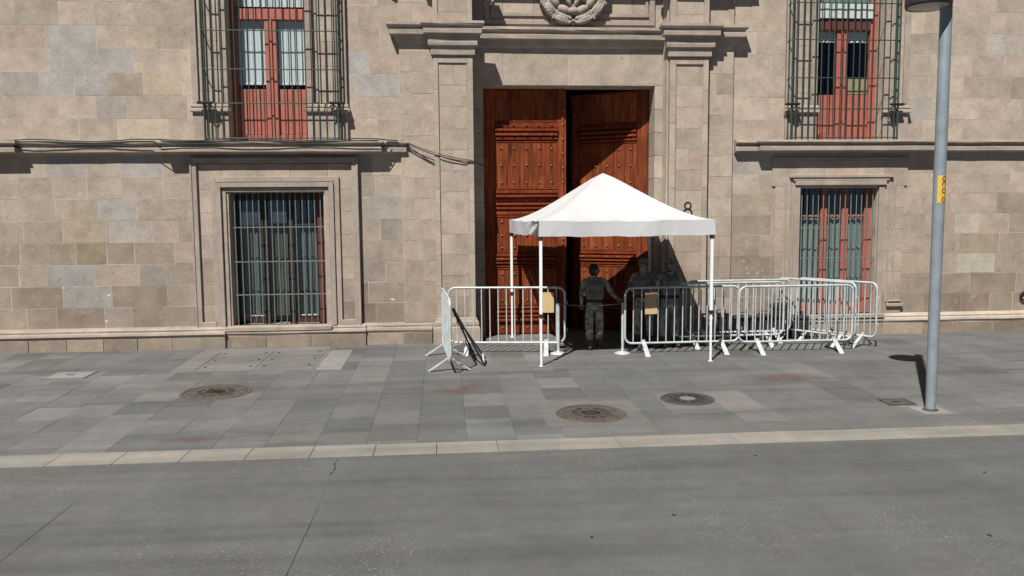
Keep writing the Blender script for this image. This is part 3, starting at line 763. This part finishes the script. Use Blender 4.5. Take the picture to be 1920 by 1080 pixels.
# lower right
jamb_stones(6.62, 7.13, .5, 3.12, -.03, 6, 'surround_stone'); jamb_stones(8.78, 9.32, .5, 3.12, -.03, 6, 'surround_stone')
xx = 6.55
for wd_ in (.5, .6, .68, .55, .5):
    block('surround_stone', B, STONE, xx+.002, xx+wd_-.002, -.03, .09, 3.122, 3.64, stone_col(4, calm=True)); xx += wd_
q = MB(); q.cbox(6.55, 9.40, -.06, .0, 3.60, 3.70, .008); q.build('surround_border', TRIM, B)
for (a, b_) in ((6.80, 6.84), (6.92, 6.96), (8.98, 9.02), (9.10, 9.14)):
    q = MB(); q.cbox(a, b_, -.05, .0, .75, 3.2, .006); q.build('surround_fillet', TRIM, B)
q = MB(); q.cbox(7.0, 7.13, -.06, .0, .5, 3.09, .006); q.build('architrave_ring', TRIM, B); q = MB(); q.cbox(8.78, 8.90, -.06, .0, .5, 3.09, .006); q.build('architrave_ring', TRIM, B)
q = MB(); q.cbox(6.90, 9.06, -.095, .0, 3.285, 3.345, .008); q.cbox(6.98, 8.98, -.075, .0, 3.225, 3.282, .006); q.build('window_hood', TRIM, B)
q = MB(); q.cbox(7.02, 8.92, -.09, .0, 3.135, 3.222, .008); q.build('window_hood', TRIM, B)
q = MB(); q.cbox(9.0, 9.36, -.09, .0, .66, .72, .008); q.cbox(9.05, 9.32, -.06, .0, .76, .79, .006); q.build('surround_base', TRIM, B)
q = MB(); q.cbox(7.0, 8.92, -.15, .2, .44, .52, .008); q.build('window_sill', TRIM, B)
# balcony door surrounds with pedestals
for (x0, x1, xa, xb) in ((-4.66, -1.80, -4.0, -2.55), (6.78, 9.32, 7.42, 8.80)):
    jamb_stones(x0, xa, 4.02, 8.2, -.03, 9, 'surround_stone'); jamb_stones(xb, x1, 4.02, 8.2, -.03, 9, 'surround_stone')
    for (a, b_) in ((x0, xa), (xb, x1)):
        q = MB(); wd_ = b_-a; q.cbox(a+.002, a+.12, -.075, .0, 4.72, 8.2, .006); q.cbox(b_-.12, b_-.002, -.075, .0, 4.72, 8.2, .006); q.cbox(a+.17, a+.21, -.05, .0, 4.75, 8.2, .005); q.build('jamb_moulding', TRIM, B)
        moulding('pedestal_cap', [(0, 4.72), (.03, 4.70), (.035, 4.66), (.02, 4.64), (.05, 4.62), (.055, 4.575), (.0, 4.55)], a+.01, b_-.01, -.08)
        q = MB(); q.cbox(a, b_-.001, -.08, .0, 4.03, 4.56, .008); q.build('pedestal', TRIM, B)
# iron number on the right pilaster, ring on the wall at far right
def torus(name, c, r_, t_, mat, parent, sx=1.0):
    q = MB(); q.tube([(c[0]+sx*r_*math.cos(2*math.pi*k/20), c[1], c[2]+r_*math.sin(2*math.pi*k/20)) for k in range(20)], t_, 8, True); return q.build(name, mat, parent)
hn = empty('house_number', (4.79, -.159, 2.62), 0, B); hn.scale = (1, .3, 1)
torus('numeral_ring', (0, 0, .130), .064, .0145, BLACKI, hn, 1.0); torus('numeral_ring', (0, 0, -.015), .082, .0155, BLACKI, hn)
torus('wall_ring', (12.02, -.04, .82), .09, .02, BLACKI, B)

# cables along the string course
def cable(label, pts, r_=.011):
    q = MB(); q.tube(pts, r_, 6); o = q.build('cable', BLACKP); tag(o, label, 'cable', 'black cables on the facade'); return o
rc = random.Random(4)
def run(y, z, amp, a, b_): return [(a+(b_-a)*i/40, y+.012*math.sin(i*1.1+z*9), z+amp*math.sin(i*.62+z*40)+rc.uniform(-.006, .006)) for i in range(41)]
cable('black cable lying wavy along the top edge of the left string course', [(x_, -.19 if x_ < -5.2 or x_ > -1.2 else -.305, z_) for (x_, y_, z_) in run(0, 4.03, .018, -8.7, -.86)], .012)
cable('thin black cable sagging across the face of the left string course', [(x_, -.185 if x_ < -5.25 or x_ > -1.1 else -.30, z_) for (x_, y_, z_) in run(0, 3.94, .02, -8.7, -1.0)], .009)
def sag(a, b_, d, n=14): return [tuple(Vector(a).lerp(Vector(b_), i/n)+Vector((0, 0, -d*4*(i/n)*(1-i/n)))) for i in range(n+1)]
cable('long black cable drooping from the string course end over the left pilaster', sag((-.80, -.15, 4.03), (.0, -.20, 3.71), .03)+sag((.0, -.20, 3.71), (.585, -.20, 3.62), .02)[1:]+[(.66, .0, 3.60), (.80, .26, 3.56)], .010)
cable('second black cable drooping beside the long one to the left pilaster', sag((-.80, -.14, 4.04), (.56, -.205, 3.64), .06), .008)
cable('short black cable running down steeply from the string course end', sag((-.80, -.14, 4.03), (-.16, -.08, 3.57), .01), .008)

# ------------------------------------------------------------------ canopy tent
T0 = (2.95, -1.1, sz(-1.1))
T = empty('canopy_tent', T0); tag(T, 'white pop-up canopy tent with peaked roof in front of the red wooden portal', 'tent')
FL, FR, BL_, BR_ = Vector((1.58, -2.55, 0)), Vector((4.52, -2.45, 0)), Vector((1.33, .33, 0)), Vector((4.13, .25, 0))
o3 = Vector(T0)
ZE, ZV, ZP = 2.50, 2.24, 3.37
PK = Vector((2.91, -1.08, ZP))
n = 28; v = []; f = []
def eave(u, w_): return FL.lerp(FR, u).lerp(BL_.lerp(BR_, u), w_)
cc = eave(.5, .5); ce = [FL, FR, BR_, BL_]; edges_ = []
mm = MB(); NE = 18
for side in range(4):
    A_, B_ = ce[side], ce[(side+1) % 4]; vv = []; ff = []
    A_ = A_+(A_-cc)*.02; B_ = B_+(B_-cc)*.02
    for j in range(NE+1):
        e = j/NE; h = e**(1.55-.4*e) if e > 0 else 0
        if j >= NE-1: h -= .012*(j-NE+2)
        for i in range(n+1):
            t = i/n; c2 = abs(2*t-1)
            p = A_.lerp(B_, t); q_ = Vector((PK.x, PK.y, 0)); p = p.lerp(q_, e)
            h2 = h-.05*(1-c2*c2)*math.sin(math.pi*e)
            wr = .006*math.sin(t*19+side*2+e*7)*(1-e)+.004*math.sin(t*47+e*13)*(1-e)
            vv.append((p.x-o3.x, p.y-o3.y, ZE+(ZP-ZE)*h2-o3.z-.025*(1-e)*(1-c2)+wr*(1-c2**6)))
    for j in range(NE):
        for i in range(n): ff.append((j*(n+1)+i, j*(n+1)+i+1, (j+1)*(n+1)+i+1, (j+1)*(n+1)+i))
    mm.add(vv, ff, True); edges_.append(vv[:n+1])
can = mm.build('canopy', WHITE, T)
# valance: a hanging strip round the eave with folds at the front left corner
def valance(a_ids, seed, fold=0):   # a_ids: points of one eave
    q = random.Random(seed); rows = 7; vv = []; ff = []; k = len(a_ids)
    for r_ in range(rows+1):
        t = r_/rows
        for i, idx in enumerate(a_ids):
            p = Vector(idx); c = Vector((0, 0, p.z)); out = (p-c).normalized()
            s = i/(k-1)
            wv = .010*math.sin(s*13+seed)*t+.005*math.sin(s*31+2*seed)*t
            if fold: g_ = math.exp(-((s if fold == 1 else 1-s)/.22)**2); wv += g_*.05*math.sin(t*7+s*25); 
            drop = (ZE-ZV)*t*(1-.04*math.sin(math.pi*s))
            if fold: drop *= 1-.10*math.exp(-((s if fold == 1 else 1-s)-.25)**2/.02)
            vv.append(p+out*(wv+.006)+Vector((0, 0, -drop)))
    for r_ in range(rows):
        for i in range(k-1): ff.append((r_*k+i, r_*k+i+1, (r_+1)*k+i+1, (r_+1)*k+i))
    mm = MB(); mm.add(vv, ff, True); return mm.build('valance', WHITE, can)
valance(edges_[0], 1, 0); valance(edges_[1], 2); valance(edges_[2], 3); valance(edges_[3], 4, 2)
mm = MB()
for (p, e) in ((FL, 0), (FR, 1), (BL_, 2), (BR_, 3)):
    a = Vector((p.x, p.y, ZE-.06))-o3; b_ = PK-o3-Vector((0, 0, .16)); mid = a.lerp(b_, .5)+Vector((0, 0, -.14)); mm.tube([a, mid, b_], .012, 6)
for a, b_ in ((FL, FR), (FR, BR_), (BL_, BR_), (FL, BL_)):
    for k in range(4):
        p = a.lerp(b_, k/4)-o3; q_ = a.lerp(b_, (k+1)/4)-o3; z1, z2 = (2.42, 2.24) if k % 2 else (2.24, 2.42)
        mm.tube([(p.x, p.y, z1-o3.z), (q_.x, q_.y, z2-o3.z)], .009, 5)
mm.build('scissor_frame', GALV, T)
for i, p in enumerate((FL, FR, BL_, BR_)):
    zb = sz(p.y) if p.y < -.5 else .125
    zc = .92 if p.y < -.5 else 1.02
    mm = MB(); q = p-o3; s_ = .024
    mm.cbox(q.x-s_, q.x+s_, q.y-s_, q.y+s_, zc-o3.z, 2.44-o3.z, .004); mm.cbox(q.x-s_*.72, q.x+s_*.72, q.y-s_*.72, q.y+s_*.72, zb+.006-o3.z, zc-.001-o3.z, .003)
    lg = mm.build('leg', LEGW if i != 3 else GALV, T)
    k = MB(); k.cbox(q.x-.034, q.x+.034, q.y-.034, q.y+.034, zc-.03-o3.z, zc+.03-o3.z, .006); k.cbox(q.x+.03, q.x+.055, q.y-.012, q.y+.012, zc-.012-o3.z, zc+.012-o3.z, .003); k.build('collar', BLACKP, lg)
    k = MB(); k.cbox(q.x-.036, q.x+.036, q.y-.036, q.y+.036, 2.18-o3.z, 2.25-o3.z, .006); k.build('bracket', BLACKP, lg)
    k = MB(); k.cbox(q.x-.035, q.x+.035, q.y-.035, q.y+.035, zb-o3.z, zb+.006-o3.z, .001); k.build('foot_plate', LEGW, lg)

# ------------------------------------------------------------------ crowd barriers
BH0, BH1, BL = .19, 1.20, 2.12
def make_barrier(nb=13):
    o = empty('crowd_barrier'); h = BL/2; rr = .13
    pts = []
    for (cx, cz, a0) in ((h-rr, BH1-rr, 0), (-h+rr, BH1-rr, 90), (-h+rr, BH0+rr, 180), (h-rr, BH0+rr, 270)):
        for k in range(7): a = R(a0+15*k); pts.append((cx+rr*math.cos(a), 0, cz+rr*math.sin(a)))
    m = MB(); m.tube(pts, .020, 8, True); m.build('frame', GALV, o)
    b = MB(); b.tube([(0, 0, BH0), (0, 0, BH1)], .0115, 6); me = b.mesh('barrier_bar', GALV)
    for i in range(nb): link('bar', me, o, (-h+(i+1)*BL/(nb+1), 0, 0))
    for s in (-1, 1):
        m = MB()
        for t in (-1, 1):
            m.add([(s*.72-.035, 0-.003*t, BH0+.03), (s*.72+.035, -.003*t, BH0+.03), (s*.72+.045, t*.33, 0), (s*.72-.045, t*.33, 0),
                   (s*.72-.035, .012*t, BH0+.035), (s*.72+.035, .012*t, BH0+.035), (s*.72+.045, t*.35, 0.004), (s*.72-.045, t*.35, .004)],
                  [(0, 1, 2, 3), (7, 6, 5, 4), (0, 4, 5, 1), (1, 5, 6, 2), (2, 6, 7, 3), (3, 7, 4, 0)])
        m.cbox(s*.72-.03, s*.72+.03, -.024, .024, BH0-.02, BH0+.06, .006); m.build('foot', GALV, o)
    for z in (.45, .95):
        m = MB(); m.tube([(h, 0, z), (h+.045, 0, z), (h+.045, 0, z-.05)], .007, 5); m.build('hook', GALV, o)
    return o
proto = make_barrier(); first = True
def barrier(x, y, rz, label, bars=None):
    global first
    o = proto if first else copy_tree(proto); first = False
    o.location = (x, y, sz(y)); o.rotation_euler = (AX*math.cos(rz), 0, rz)
    tag(o, label, 'barrier', 'metal crowd barriers round the tent'); return o
barrier(1.10, -1.26, R(-8), 'crowd barrier across the left door leaf, with a tan sheet at its right end')
barrier(.0, -2.05, R(-86.5), 'crowd barrier seen end-on, set square to the wall left of the portal')
barrier(4.27, -1.62, R(.5), 'crowd barrier in front of the two soldiers, under the tent')
barrier(6.34, -1.74, R(-.5), 'front crowd barrier between the right tent leg and the lamp post')
barrier(5.68, -.62, R(1.5), 'crowd barrier standing close to the wall behind the front right one')
barrier(5.36, -1.02, R(.6), 'crowd barrier in the middle row, half hidden behind the right tent leg')
bb = barrier(7.12, -.86, R(-57), 'crowd barrier set at an angle in the right cluster, inner one of two')
bb.scale = (.78, 1, 1)
bb = barrier(7.50, -.92, R(-58), 'crowd barrier set at an angle at the far right end of the cluster'); bb.scale = (.78, 1, 1)
# dark bars leaning on the end-on barrier
lb = empty('leaning_bars', (.42, -2.0, sz(-2.0))); tag(lb, 'dark metal bars with a pale curved foot leaning on the end-on crowd barrier', 'metal bars')
for (x0, y0, z0, x1, y1, z1) in ((-.30, -.35, .98, .22, -.45, .0), (-.31, .10, .92, .10, .12, .0), (-.28, .35, .80, .26, .25, .0)):
    q = MB(); q.tube([(x0, y0, z0), (x1, y1, z1)], .017, 7); q.build('bar', BLACKI, lb)
q = MB(); q.tube([(-.17, -.37, .73), (-.17, .11, .60), (-.08, .31, .50)], .012, 6); q.build('cross_bar', BLACKI, lb)
q = MB(); q.tube([(.20, -.44+.06*k, .02+.13*math.sin(math.pi*k/10)) for k in range(11)], .018, 7); q.build('curved_foot', GALV, lb)
def sign(label, x, y, z0, z1, w, rz):
    o = empty('cardboard_sign', (x, y, z0), rz); tag(o, label, 'sign')
    m = MB(); vv = []; 
    m.cbox(-w/2, w/2, -.004, .004, 0, z1-z0, .0015); m.build('board', CARD, o)
    m = MB(); m.tube([(-w*.35, .004, z1-z0-.03), (-w*.35, .03, z1-z0-.02)], .004, 5); m.tube([(w*.35, .004, z1-z0-.03), (w*.35, .03, z1-z0-.02)], .004, 5); m.build('wire_tie', BLACKP, o)
sign('tan cardboard sheet in sunlight tied to the left crowd barrier beside the white tent leg', 1.845, -1.415, .83, 1.20, .21, R(-8))
sign('tan cardboard sheet in shade on the crowd barrier before the soldiers', 3.68, -1.665, .80, 1.20, .225, 0)
# belt stanchions either side of the gap
def stanchion(x, y, label, copy=None):
    if copy: o = copy_tree(copy)
    else:
        o = empty('belt_stanchion')
        MB().lathe([(.15, 0), (.155, .012), (.10, .03), (.035, .045), (.03, .05)], 24).build('base', GALV, o)
        MB().lathe([(.026, .04), (.026, .98)], 12).build('post', GALV, o)
        MB().lathe([(.034, .93), (.036, .94), (.036, 1.02), (.03, 1.03), (.01, 1.035)], 16).build('belt_head', BLACKP, o)
    o.location = (x, y, sz(y)); tag(o, label, 'stanchion', 'stanchions at the door gap'); return o
s1 = stanchion(2.02, -1.48, 'grey belt stanchion beside the tan sheet on the left barrier')
stanchion(3.18, -1.58, 'grey belt stanchion at the left end of the barrier under the tent', s1)
q = MB(); q.tube([(2.06+1.08*i/12, -1.49-.09*i/12, .985-.03*math.sin(math.pi*i/12)) for i in range(13)], .008, 6); o = q.build('stanchion_cord', VEST); tag(o, 'thin olive cord stretched between the two stanchions across the door gap', 'cord')
# black kit behind the barriers
def bag(x, y, w, d, h, rz, label):
    o = empty('equipment_bag', (x, y, sz(y)), rz); tag(o, label, 'bag', 'black kit stacked behind the barriers')
    m = MB(); m.cbox(-w/2, w/2, -d/2, d/2, 0, h*.82, min(w, d)*.14); bd = m.build('body', BLACKF, o)
    m = MB(); m.cbox(-w/2-.006, w/2+.006, -d/2-.006, d/2+.006, h*.80, h, min(w, d)*.16); m.build('flap', BLACKF, o)
    m = MB(); m.cbox(-w*.3, -w*.2, -d/2-.014, -d/2-.0065, h*.1, h*.95, .003); m.cbox(w*.2, w*.3, -d/2-.014, -d/2-.0065, h*.1, h*.95, .003); m.build('strap', BLACKP, o)
    m = MB(); m.tube([(-.1, 0, h), (-.08, 0, h+.06), (.08, 0, h+.06), (.1, 0, h)], .01, 6); m.build('handle', BLACKP, o)
bag(6.62, -.40, .34, .22, .72, .1, 'tallest black bag behind the barriers near the right window'); bag(6.28, -.42, .34, .24, .50, -.1, 'black bag directly left of the tallest black bag')
bag(7.02, -.38, .36, .26, .46, .05, 'black bag directly right of the tallest black bag'); bag(5.86, -.40, .40, .25, .48, 0, 'black bag behind the barriers second from the pilaster')
bag(5.38, -.50, .30, .25, .55, .1, 'black bag standing nearest the right pilaster behind the barriers')

# ------------------------------------------------------------------ soldiers
def person(name, loc, rz, J, label, headrot=0.0, vest=True, mask=False, cap=True, scale=1.0, hold=None):
    """J: joint name -> local point (metres, facing -y). One continuous skinned body."""
    root = empty(name, loc, rz); root.scale = (scale,)*3; tag(root, label, 'person', 'soldiers at the portal')
    order = ['pelvis', 'spine', 'chest', 'neck', 'head', 'crown', 'shL', 'elL', 'wrL', 'haL', 'shR', 'elR', 'wrR', 'haR', 'hipL', 'knL', 'anL', 'toL', 'hipR', 'knR', 'anR', 'toR']
    rad = dict(pelvis=(.15, .115), spine=(.145, .105), chest=(.165, .115), neck=(.058, .060), head=(.080, .092), crown=(.066, .078), shL=(.068, .068), elL=(.05, .05), wrL=(.035, .035), haL=(.034, .026),
               hipL=(.105, .11), knL=(.084, .086), anL=(.070, .072), toL=(.045, .042))
    for k in list(rad):
        if k.endswith('L'): rad[k[:-1]+'R'] = rad[k]
    E_ = [('pelvis', 'spine'), ('spine', 'chest'), ('chest', 'neck'), ('neck', 'head'), ('head', 'crown')]
    for s in 'LR': E_ += [('chest', 'sh'+s), ('sh'+s, 'el'+s), ('el'+s, 'wr'+s), ('wr'+s, 'ha'+s), ('pelvis', 'hip'+s), ('hip'+s, 'kn'+s), ('kn'+s, 'an'+s), ('an'+s, 'to'+s)]
    me = bpy.data.meshes.new('tmp'); me.from_pydata([J[k] for k in order], [(order.index(a), order.index(b_)) for a, b_ in E_], [])
    ob = bpy.data.objects.new('tmp', me); COL.objects.link(ob)
    sm = ob.modifiers.new('skin', 'SKIN'); sm.use_smooth_shade = True; sm.branch_smoothing = .6
    ob.modifiers.new('sub', 'SUBSURF').levels = 2
    sl = me.skin_vertices[0].data
    for i, k in enumerate(order): sl[i].radius = rad[k]; sl[i].use_root = (k == 'pelvis')
    bpy.context.view_layer.update()
    dg = bpy.context.evaluated_depsgraph_get(); bm_ = bpy.data.meshes.new_from_object(ob.evaluated_get(dg))
    bpy.data.objects.remove(ob); 
    q = MB(); q.add([vv.co for vv in bm_.vertices], [tuple(p.vertices) for p in bm_.polygons], True)
    V = {k: Vector(J[k]) for k in order}
    for i, fc in enumerate(q.f):
        c = sum((Vector(q.v[j]) for j in fc), Vector())/len(fc); mi = 0
        if c.z > V['neck'].z+.015 and (c-V['neck']).length < .42 and abs(c.x-V['neck'].x) < .13: mi = 1
        elif c.z < .22 and min((c-V['anL']).length, (c-V['anR']).length) < .32: mi = 2
        for s in 'LR':
            if (c-V['ha'+s]).length < .075: mi = 1
        q.mi[i] = mi
    H = V['head']; hr = Matrix.Rotation(headrot, 3, 'Z')
    def hp(x, y, z): return H+hr @ Vector((x, y, z))
    q.m = 1
    q.ell(hp(0, -.02, .01), (.074, .09, .108), hr, 14, 10); q.ell(hp(0, -.112, -.012), (.014, .022, .026), hr, 8, 6); q.ell(hp(.078, .005, 0), (.012, .022, .032), hr, 8, 6); q.ell(hp(-.078, .005, 0), (.012, .022, .032), hr, 8, 6)
    q.ell(hp(0, -.10, -.055), (.026, .012, .008), hr, 8, 6)
    # hands: palm, four fingers, thumb
    for s in 'LR':
        w0, h0, e0 = V['wr'+s], V['ha'+s], V['el'+s]; d = (h0-w0).normalized(); side = d.cross(Vector((0, 1, 0))); side = side.normalized() if side.length > .1 else Vector((1, 0, 0)); nrm = side.cross(d)
        curl = -nrm if nrm.y > 0 else nrm
        for k in range(4):
            b0 = h0+d*.02+side*(.027-.018*k); L_ = (.068, .078, .074, .058)[k]
            p1 = b0+d*L_*.45; p2 = p1+(d*.8+curl*.5).normalized()*L_*.35; p3 = p2+(d*.3+curl*.9).normalized()*L_*.3
            q.tube([b0, p1, p2, p3], [.0095, .009, .008, .007], 6)
        b0 = h0-d*.02+side*.034*(1 if s == 'L' else 1); p1 = b0+(side*.7+d*.7+curl*.3).normalized()*.035; p2 = p1+(d+curl*.4).normalized()*.028; q.tube([b0, p1, p2], [.012, .0105, .008], 6)
    q.m = 3
    for s in (-1, 1): q.ell(hp(s*.03, -.102, .018), (.012, .006, .006), hr, 8, 6)
    body = q.build('body', [CAMO, SKIN, BOOT, EYE], root)
    bpy.data.meshes.remove(bm_)
    k = MB(); k.ell(hp(0, .012, .045), (.087, .102, .088), hr, 14, 10); k.ell(hp(0, .045, -.015), (.074, .062, .075), hr, 12, 8); k.build('hair', HAIR, root)
    if cap:
        k = MB(); prof = [(.095, 0), (.098, .03), (.09, .065), (.05, .08), (.01, .083)]
        for a in range(0): pass
        k.lathe(prof, 18); b_ = k.build('cap', VEST, root); b_.location = hp(0, .0, .055); b_.rotation_euler = (R(6), 0, headrot); b_.scale = (.96, 1.08, 1)
        k = MB(); k.cbox(-.07, .07, -.17, -.08, .0, .012, .005); kb = k.build('cap_peak', VEST, b_)
    if mask:
        k = MB(); k.ell(hp(0, -.062, -.045), (.058, .058, .045), hr, 12, 8); k.build('face_mask', MASK, root)
    if vest:
        c = V['chest']; sp = V['spine']; mid = c.lerp(sp, .45)
        k = MB(); k.cbox(-.175, .175, -.155, .155, -.20, .17, .05); vb = k.build('vest', VEST, root); vb.location = mid; ax = (c-sp); vb.rotation_euler = (-math.atan2(ax.y, ax.z), math.atan2(ax.x, ax.z), 0)
        for (a, b_, c_, d_) in ((-.13, -.04, -.16, -.04), (.04, .13, -.16, -.04), (-.11, .11, 0, .11)):
            for sy in (-1, 1):
                p = MB(); y0, y1 = sorted((sy*.1555, sy*.195)); p.cbox(a, b_, y0, y1, c_, d_, .012); p.build('pouch', VEST, vb)
    k = MB(); p = V['neck']+Vector((0, 0, -.012)); k.tube([(p.x+.064*math.cos(a), p.y+.066*math.sin(a), p.z+.012*math.sin(a)) for a in [2*math.pi*i/16 for i in range(16)]], .017, 6, True); k.build('collar', CAMO, root)
    if vest:
        for s in (-1, 1): k = MB(); k.tube([(s*.11, .13, V['chest'].z-.02), (s*.115, .085, V['chest'].z+.10), (s*.11, 0, V['chest'].z+.135), (s*.115, -.085, V['chest'].z+.10), (s*.11, -.13, V['chest'].z-.02)], .019, 6); k.build('shoulder_strap', VEST, root)
    k = MB(); p = V['pelvis'].lerp(V['spine'], .35)
    k.tube([(p.x+.176*math.cos(a), p.y+.142*math.sin(a), p.z) for a in [2*math.pi*i/24 for i in range(24)]], .022, 6, True); k.build('belt', BLACKF, root)
    k = MB()
    for s in 'LR':
        a, t = V['an'+s], V['to'+s]; d = (t-a); d.z = 0; d.normalize(); ang = math.atan2(d.y, d.x)
        k.ell((a.x+d.x*.06, a.y+d.y*.06, .045), (.135, .05, .045), Euler((0, 0, ang)), 12, 8); k.box(a.x-.045, a.x+.045, a.y-.05, a.y+.05, .001, .02)
    k.build('boots', BOOT, root)
    return root
base = dict(pelvis=(0, 0, .90), spine=(0, .005, 1.06), chest=(0, .0, 1.27), neck=(0, .0, 1.43), head=(0, -.015, 1.535), crown=(0, -.015, 1.60),
            shL=(.185, 0, 1.365), elL=(.245, .03, 1.11), wrL=(.255, -.04, .88), haL=(.255, -.06, .80), shR=(-.185, 0, 1.365), elR=(-.245, .03, 1.11), wrR=(-.255, -.04, .88), haR=(-.255, -.06, .80),
            hipL=(.095, 0, .83), knL=(.115, -.01, .47), anL=(.125, .02, .09), toL=(.15, -.13, .05), hipR=(-.095, 0, .83), knR=(-.115, -.01, .47), anR=(-.125, .02, .09), toR=(-.15, -.13, .05))
# nearest soldier: back to us, right arm reaching to the stanchion on his right in the picture
J1 = dict(base); J1.update(elL=(.25, .02, 1.12), wrL=(.235, -.06, .90), haL=(.225, -.09, .83))
J1.update(shR=(-.19, 0, 1.36), elR=(-.31, .06, 1.13), wrR=(-.40, .24, 1.03), haR=(-.43, .31, 1.015), anL=(.09, .03, .09), toL=(.11, -.11, .05), anR=(-.10, -.04, .09), toR=(-.14, -.18, .05), knL=(.10, .0, .47), knR=(-.105, -.04, .47))
person('person', (2.74, -1.15, sz(-1.15)), R(176), J1, 'person in green camouflage with back turned, reaching right to a stanchion', headrot=R(-65), cap=False, scale=.96)
J2 = dict(base); J2.update(elR=(-.26, -.02, 1.12), wrR=(-.15, -.20, 1.06), haR=(-.09, -.24, 1.05), elL=(.26, -.02, 1.12), wrL=(.15, -.2, 1.05), haL=(.08, -.25, 1.05), spine=(-.01, 0, 1.06), chest=(-.02, -.01, 1.27))
person('person', (3.74, -.86, sz(-.86)), R(-22), J2, 'person in camouflage with pale face covering, arms folded forward, left of two in shade', headrot=R(-15), mask=True, scale=1.0)
J3 = dict(base); J3.update(elL=(.26, .02, 1.12), wrL=(.20, -.14, .98), haL=(.15, -.2, .96))
person('person', (4.18, -1.06, sz(-1.06)), R(8), J3, 'person in camouflage with dark belt, right of the two standing in shade', headrot=R(10), scale=1.0)

# ------------------------------------------------------------------ lamp post
LPX, LPY = 6.29, -5.98
lp = empty('lamp_post', (LPX, LPY, sz(LPY))); tag(lp, 'blue grey lamp post with round dark lantern on the pavement at right', 'lamp post')
MB().lathe([(.062, .0), (.065, .25), (.069, 1.2), (.072, 2.4), (.073, 3.6), (.072, 5.52), (.06, 5.56), (.02, 5.58)], 20).build('pole', POLE, lp)
m = MB(); m.cbox(-.19, .19, -.19, .19, -.05, .010, .004); m.build('concrete_pad', CONCL, lp)
MB().lathe([(.095, .010), (.095, .022), (.068, .03)], 20, smooth=False).build('collar', CASTD, lp)
hd = empty('lantern', (-.235, 0, 5.14), 0, lp)
MB().lathe([(.215, .0), (.262, -.012), (.272, .02), (.272, .10), (.25, .145), (.15, .18), (.03, .19)], 36).build('lantern_shell', LAMPD, hd)
MB().lathe([(.235, -.004), (.2, -.016), (.08, -.028), (.01, -.03)], 32).build('lens', LENS, hd)
m = MB(); m.tube([(.10, 0, .12), (.25, 0, .14)], .035, 8); m.build('arm', LAMPD, hd)
# sticker wrapped on the pole, letters running up it
st = MB(); vv = []; ff = []
for j in range(2):
    for i in range(13):
        a = R(-90-62+124*i/12)+.25; r_ = .0742; vv.append((r_*math.cos(a), r_*math.sin(a), 2.70+.345*j))
for i in range(12): ff.append((i, i+1, 14+i, 13+i))
st.add(vv, ff, True); stick = st.build('sticker', YEL, lp)
fc = bpy.data.curves.new('letters', 'FONT'); fc.body = 'OVOIDO'; fc.size = .080; fc.extrude = .0005; fc.align_x = 'CENTER'; fc.align_y = 'CENTER'; fc.offset = .002
fo_ = bpy.data.objects.new('tmpf', fc); COL.objects.link(fo_); bpy.context.view_layer.update()
fm = bpy.data.meshes.new_from_object(fo_.evaluated_get(bpy.context.evaluated_depsgraph_get())); bpy.data.objects.remove(fo_)
for vv_ in fm.vertices:        # letters run vertically; bend them round the pole
    u_, h_ = vv_.co.y, vv_.co.x; a = R(-90)+.30-u_/.0745; r_ = .0752+vv_.co.z
    vv_.co = (r_*math.cos(a), r_*math.sin(a), 2.872+h_*1.02)
fm.materials.clear(); fm.materials.append(INK); link('lettering', fm, stick)

# dry leaves and scraps on the road
LEAF = plain('dark dry leaf', (.03, .025, .02), .9)
for i, (x, y, rz, w_) in enumerate(((3.30, -7.6, .3, 'below the right manhole patch'), (1.15, -9.6, 1.0, 'near the bottom edge'), (4.35, -9.9, 2.0, 'at the lower right corner'), (1.95, -9.2, 2.6, 'right of the middle of the road'), (5.35, -8.4, .9, 'on the road at far right'))):
    q = MB(); q.add([(-.035, 0, .004), (-.01, -.018, .009), (.03, -.006, .012), (.04, .004, .006), (.01, .016, .010), (-.02, .012, .003)], [(0, 1, 2, 3, 4, 5)]); q.add([(-.035, 0, .002), (-.01, -.018, .007), (.03, -.006, .010), (.04, .004, .004), (.01, .016, .008), (-.02, .012, .001)], [(5, 4, 3, 2, 1, 0)])
    o = q.build('dry_leaf', LEAF, None, (x, y, .001), (0, 0, rz)); o.scale = (.62, .62, .8); tag(o, 'small dark dry leaf on the grey road '+w_, 'leaf', 'dry leaves on the road')
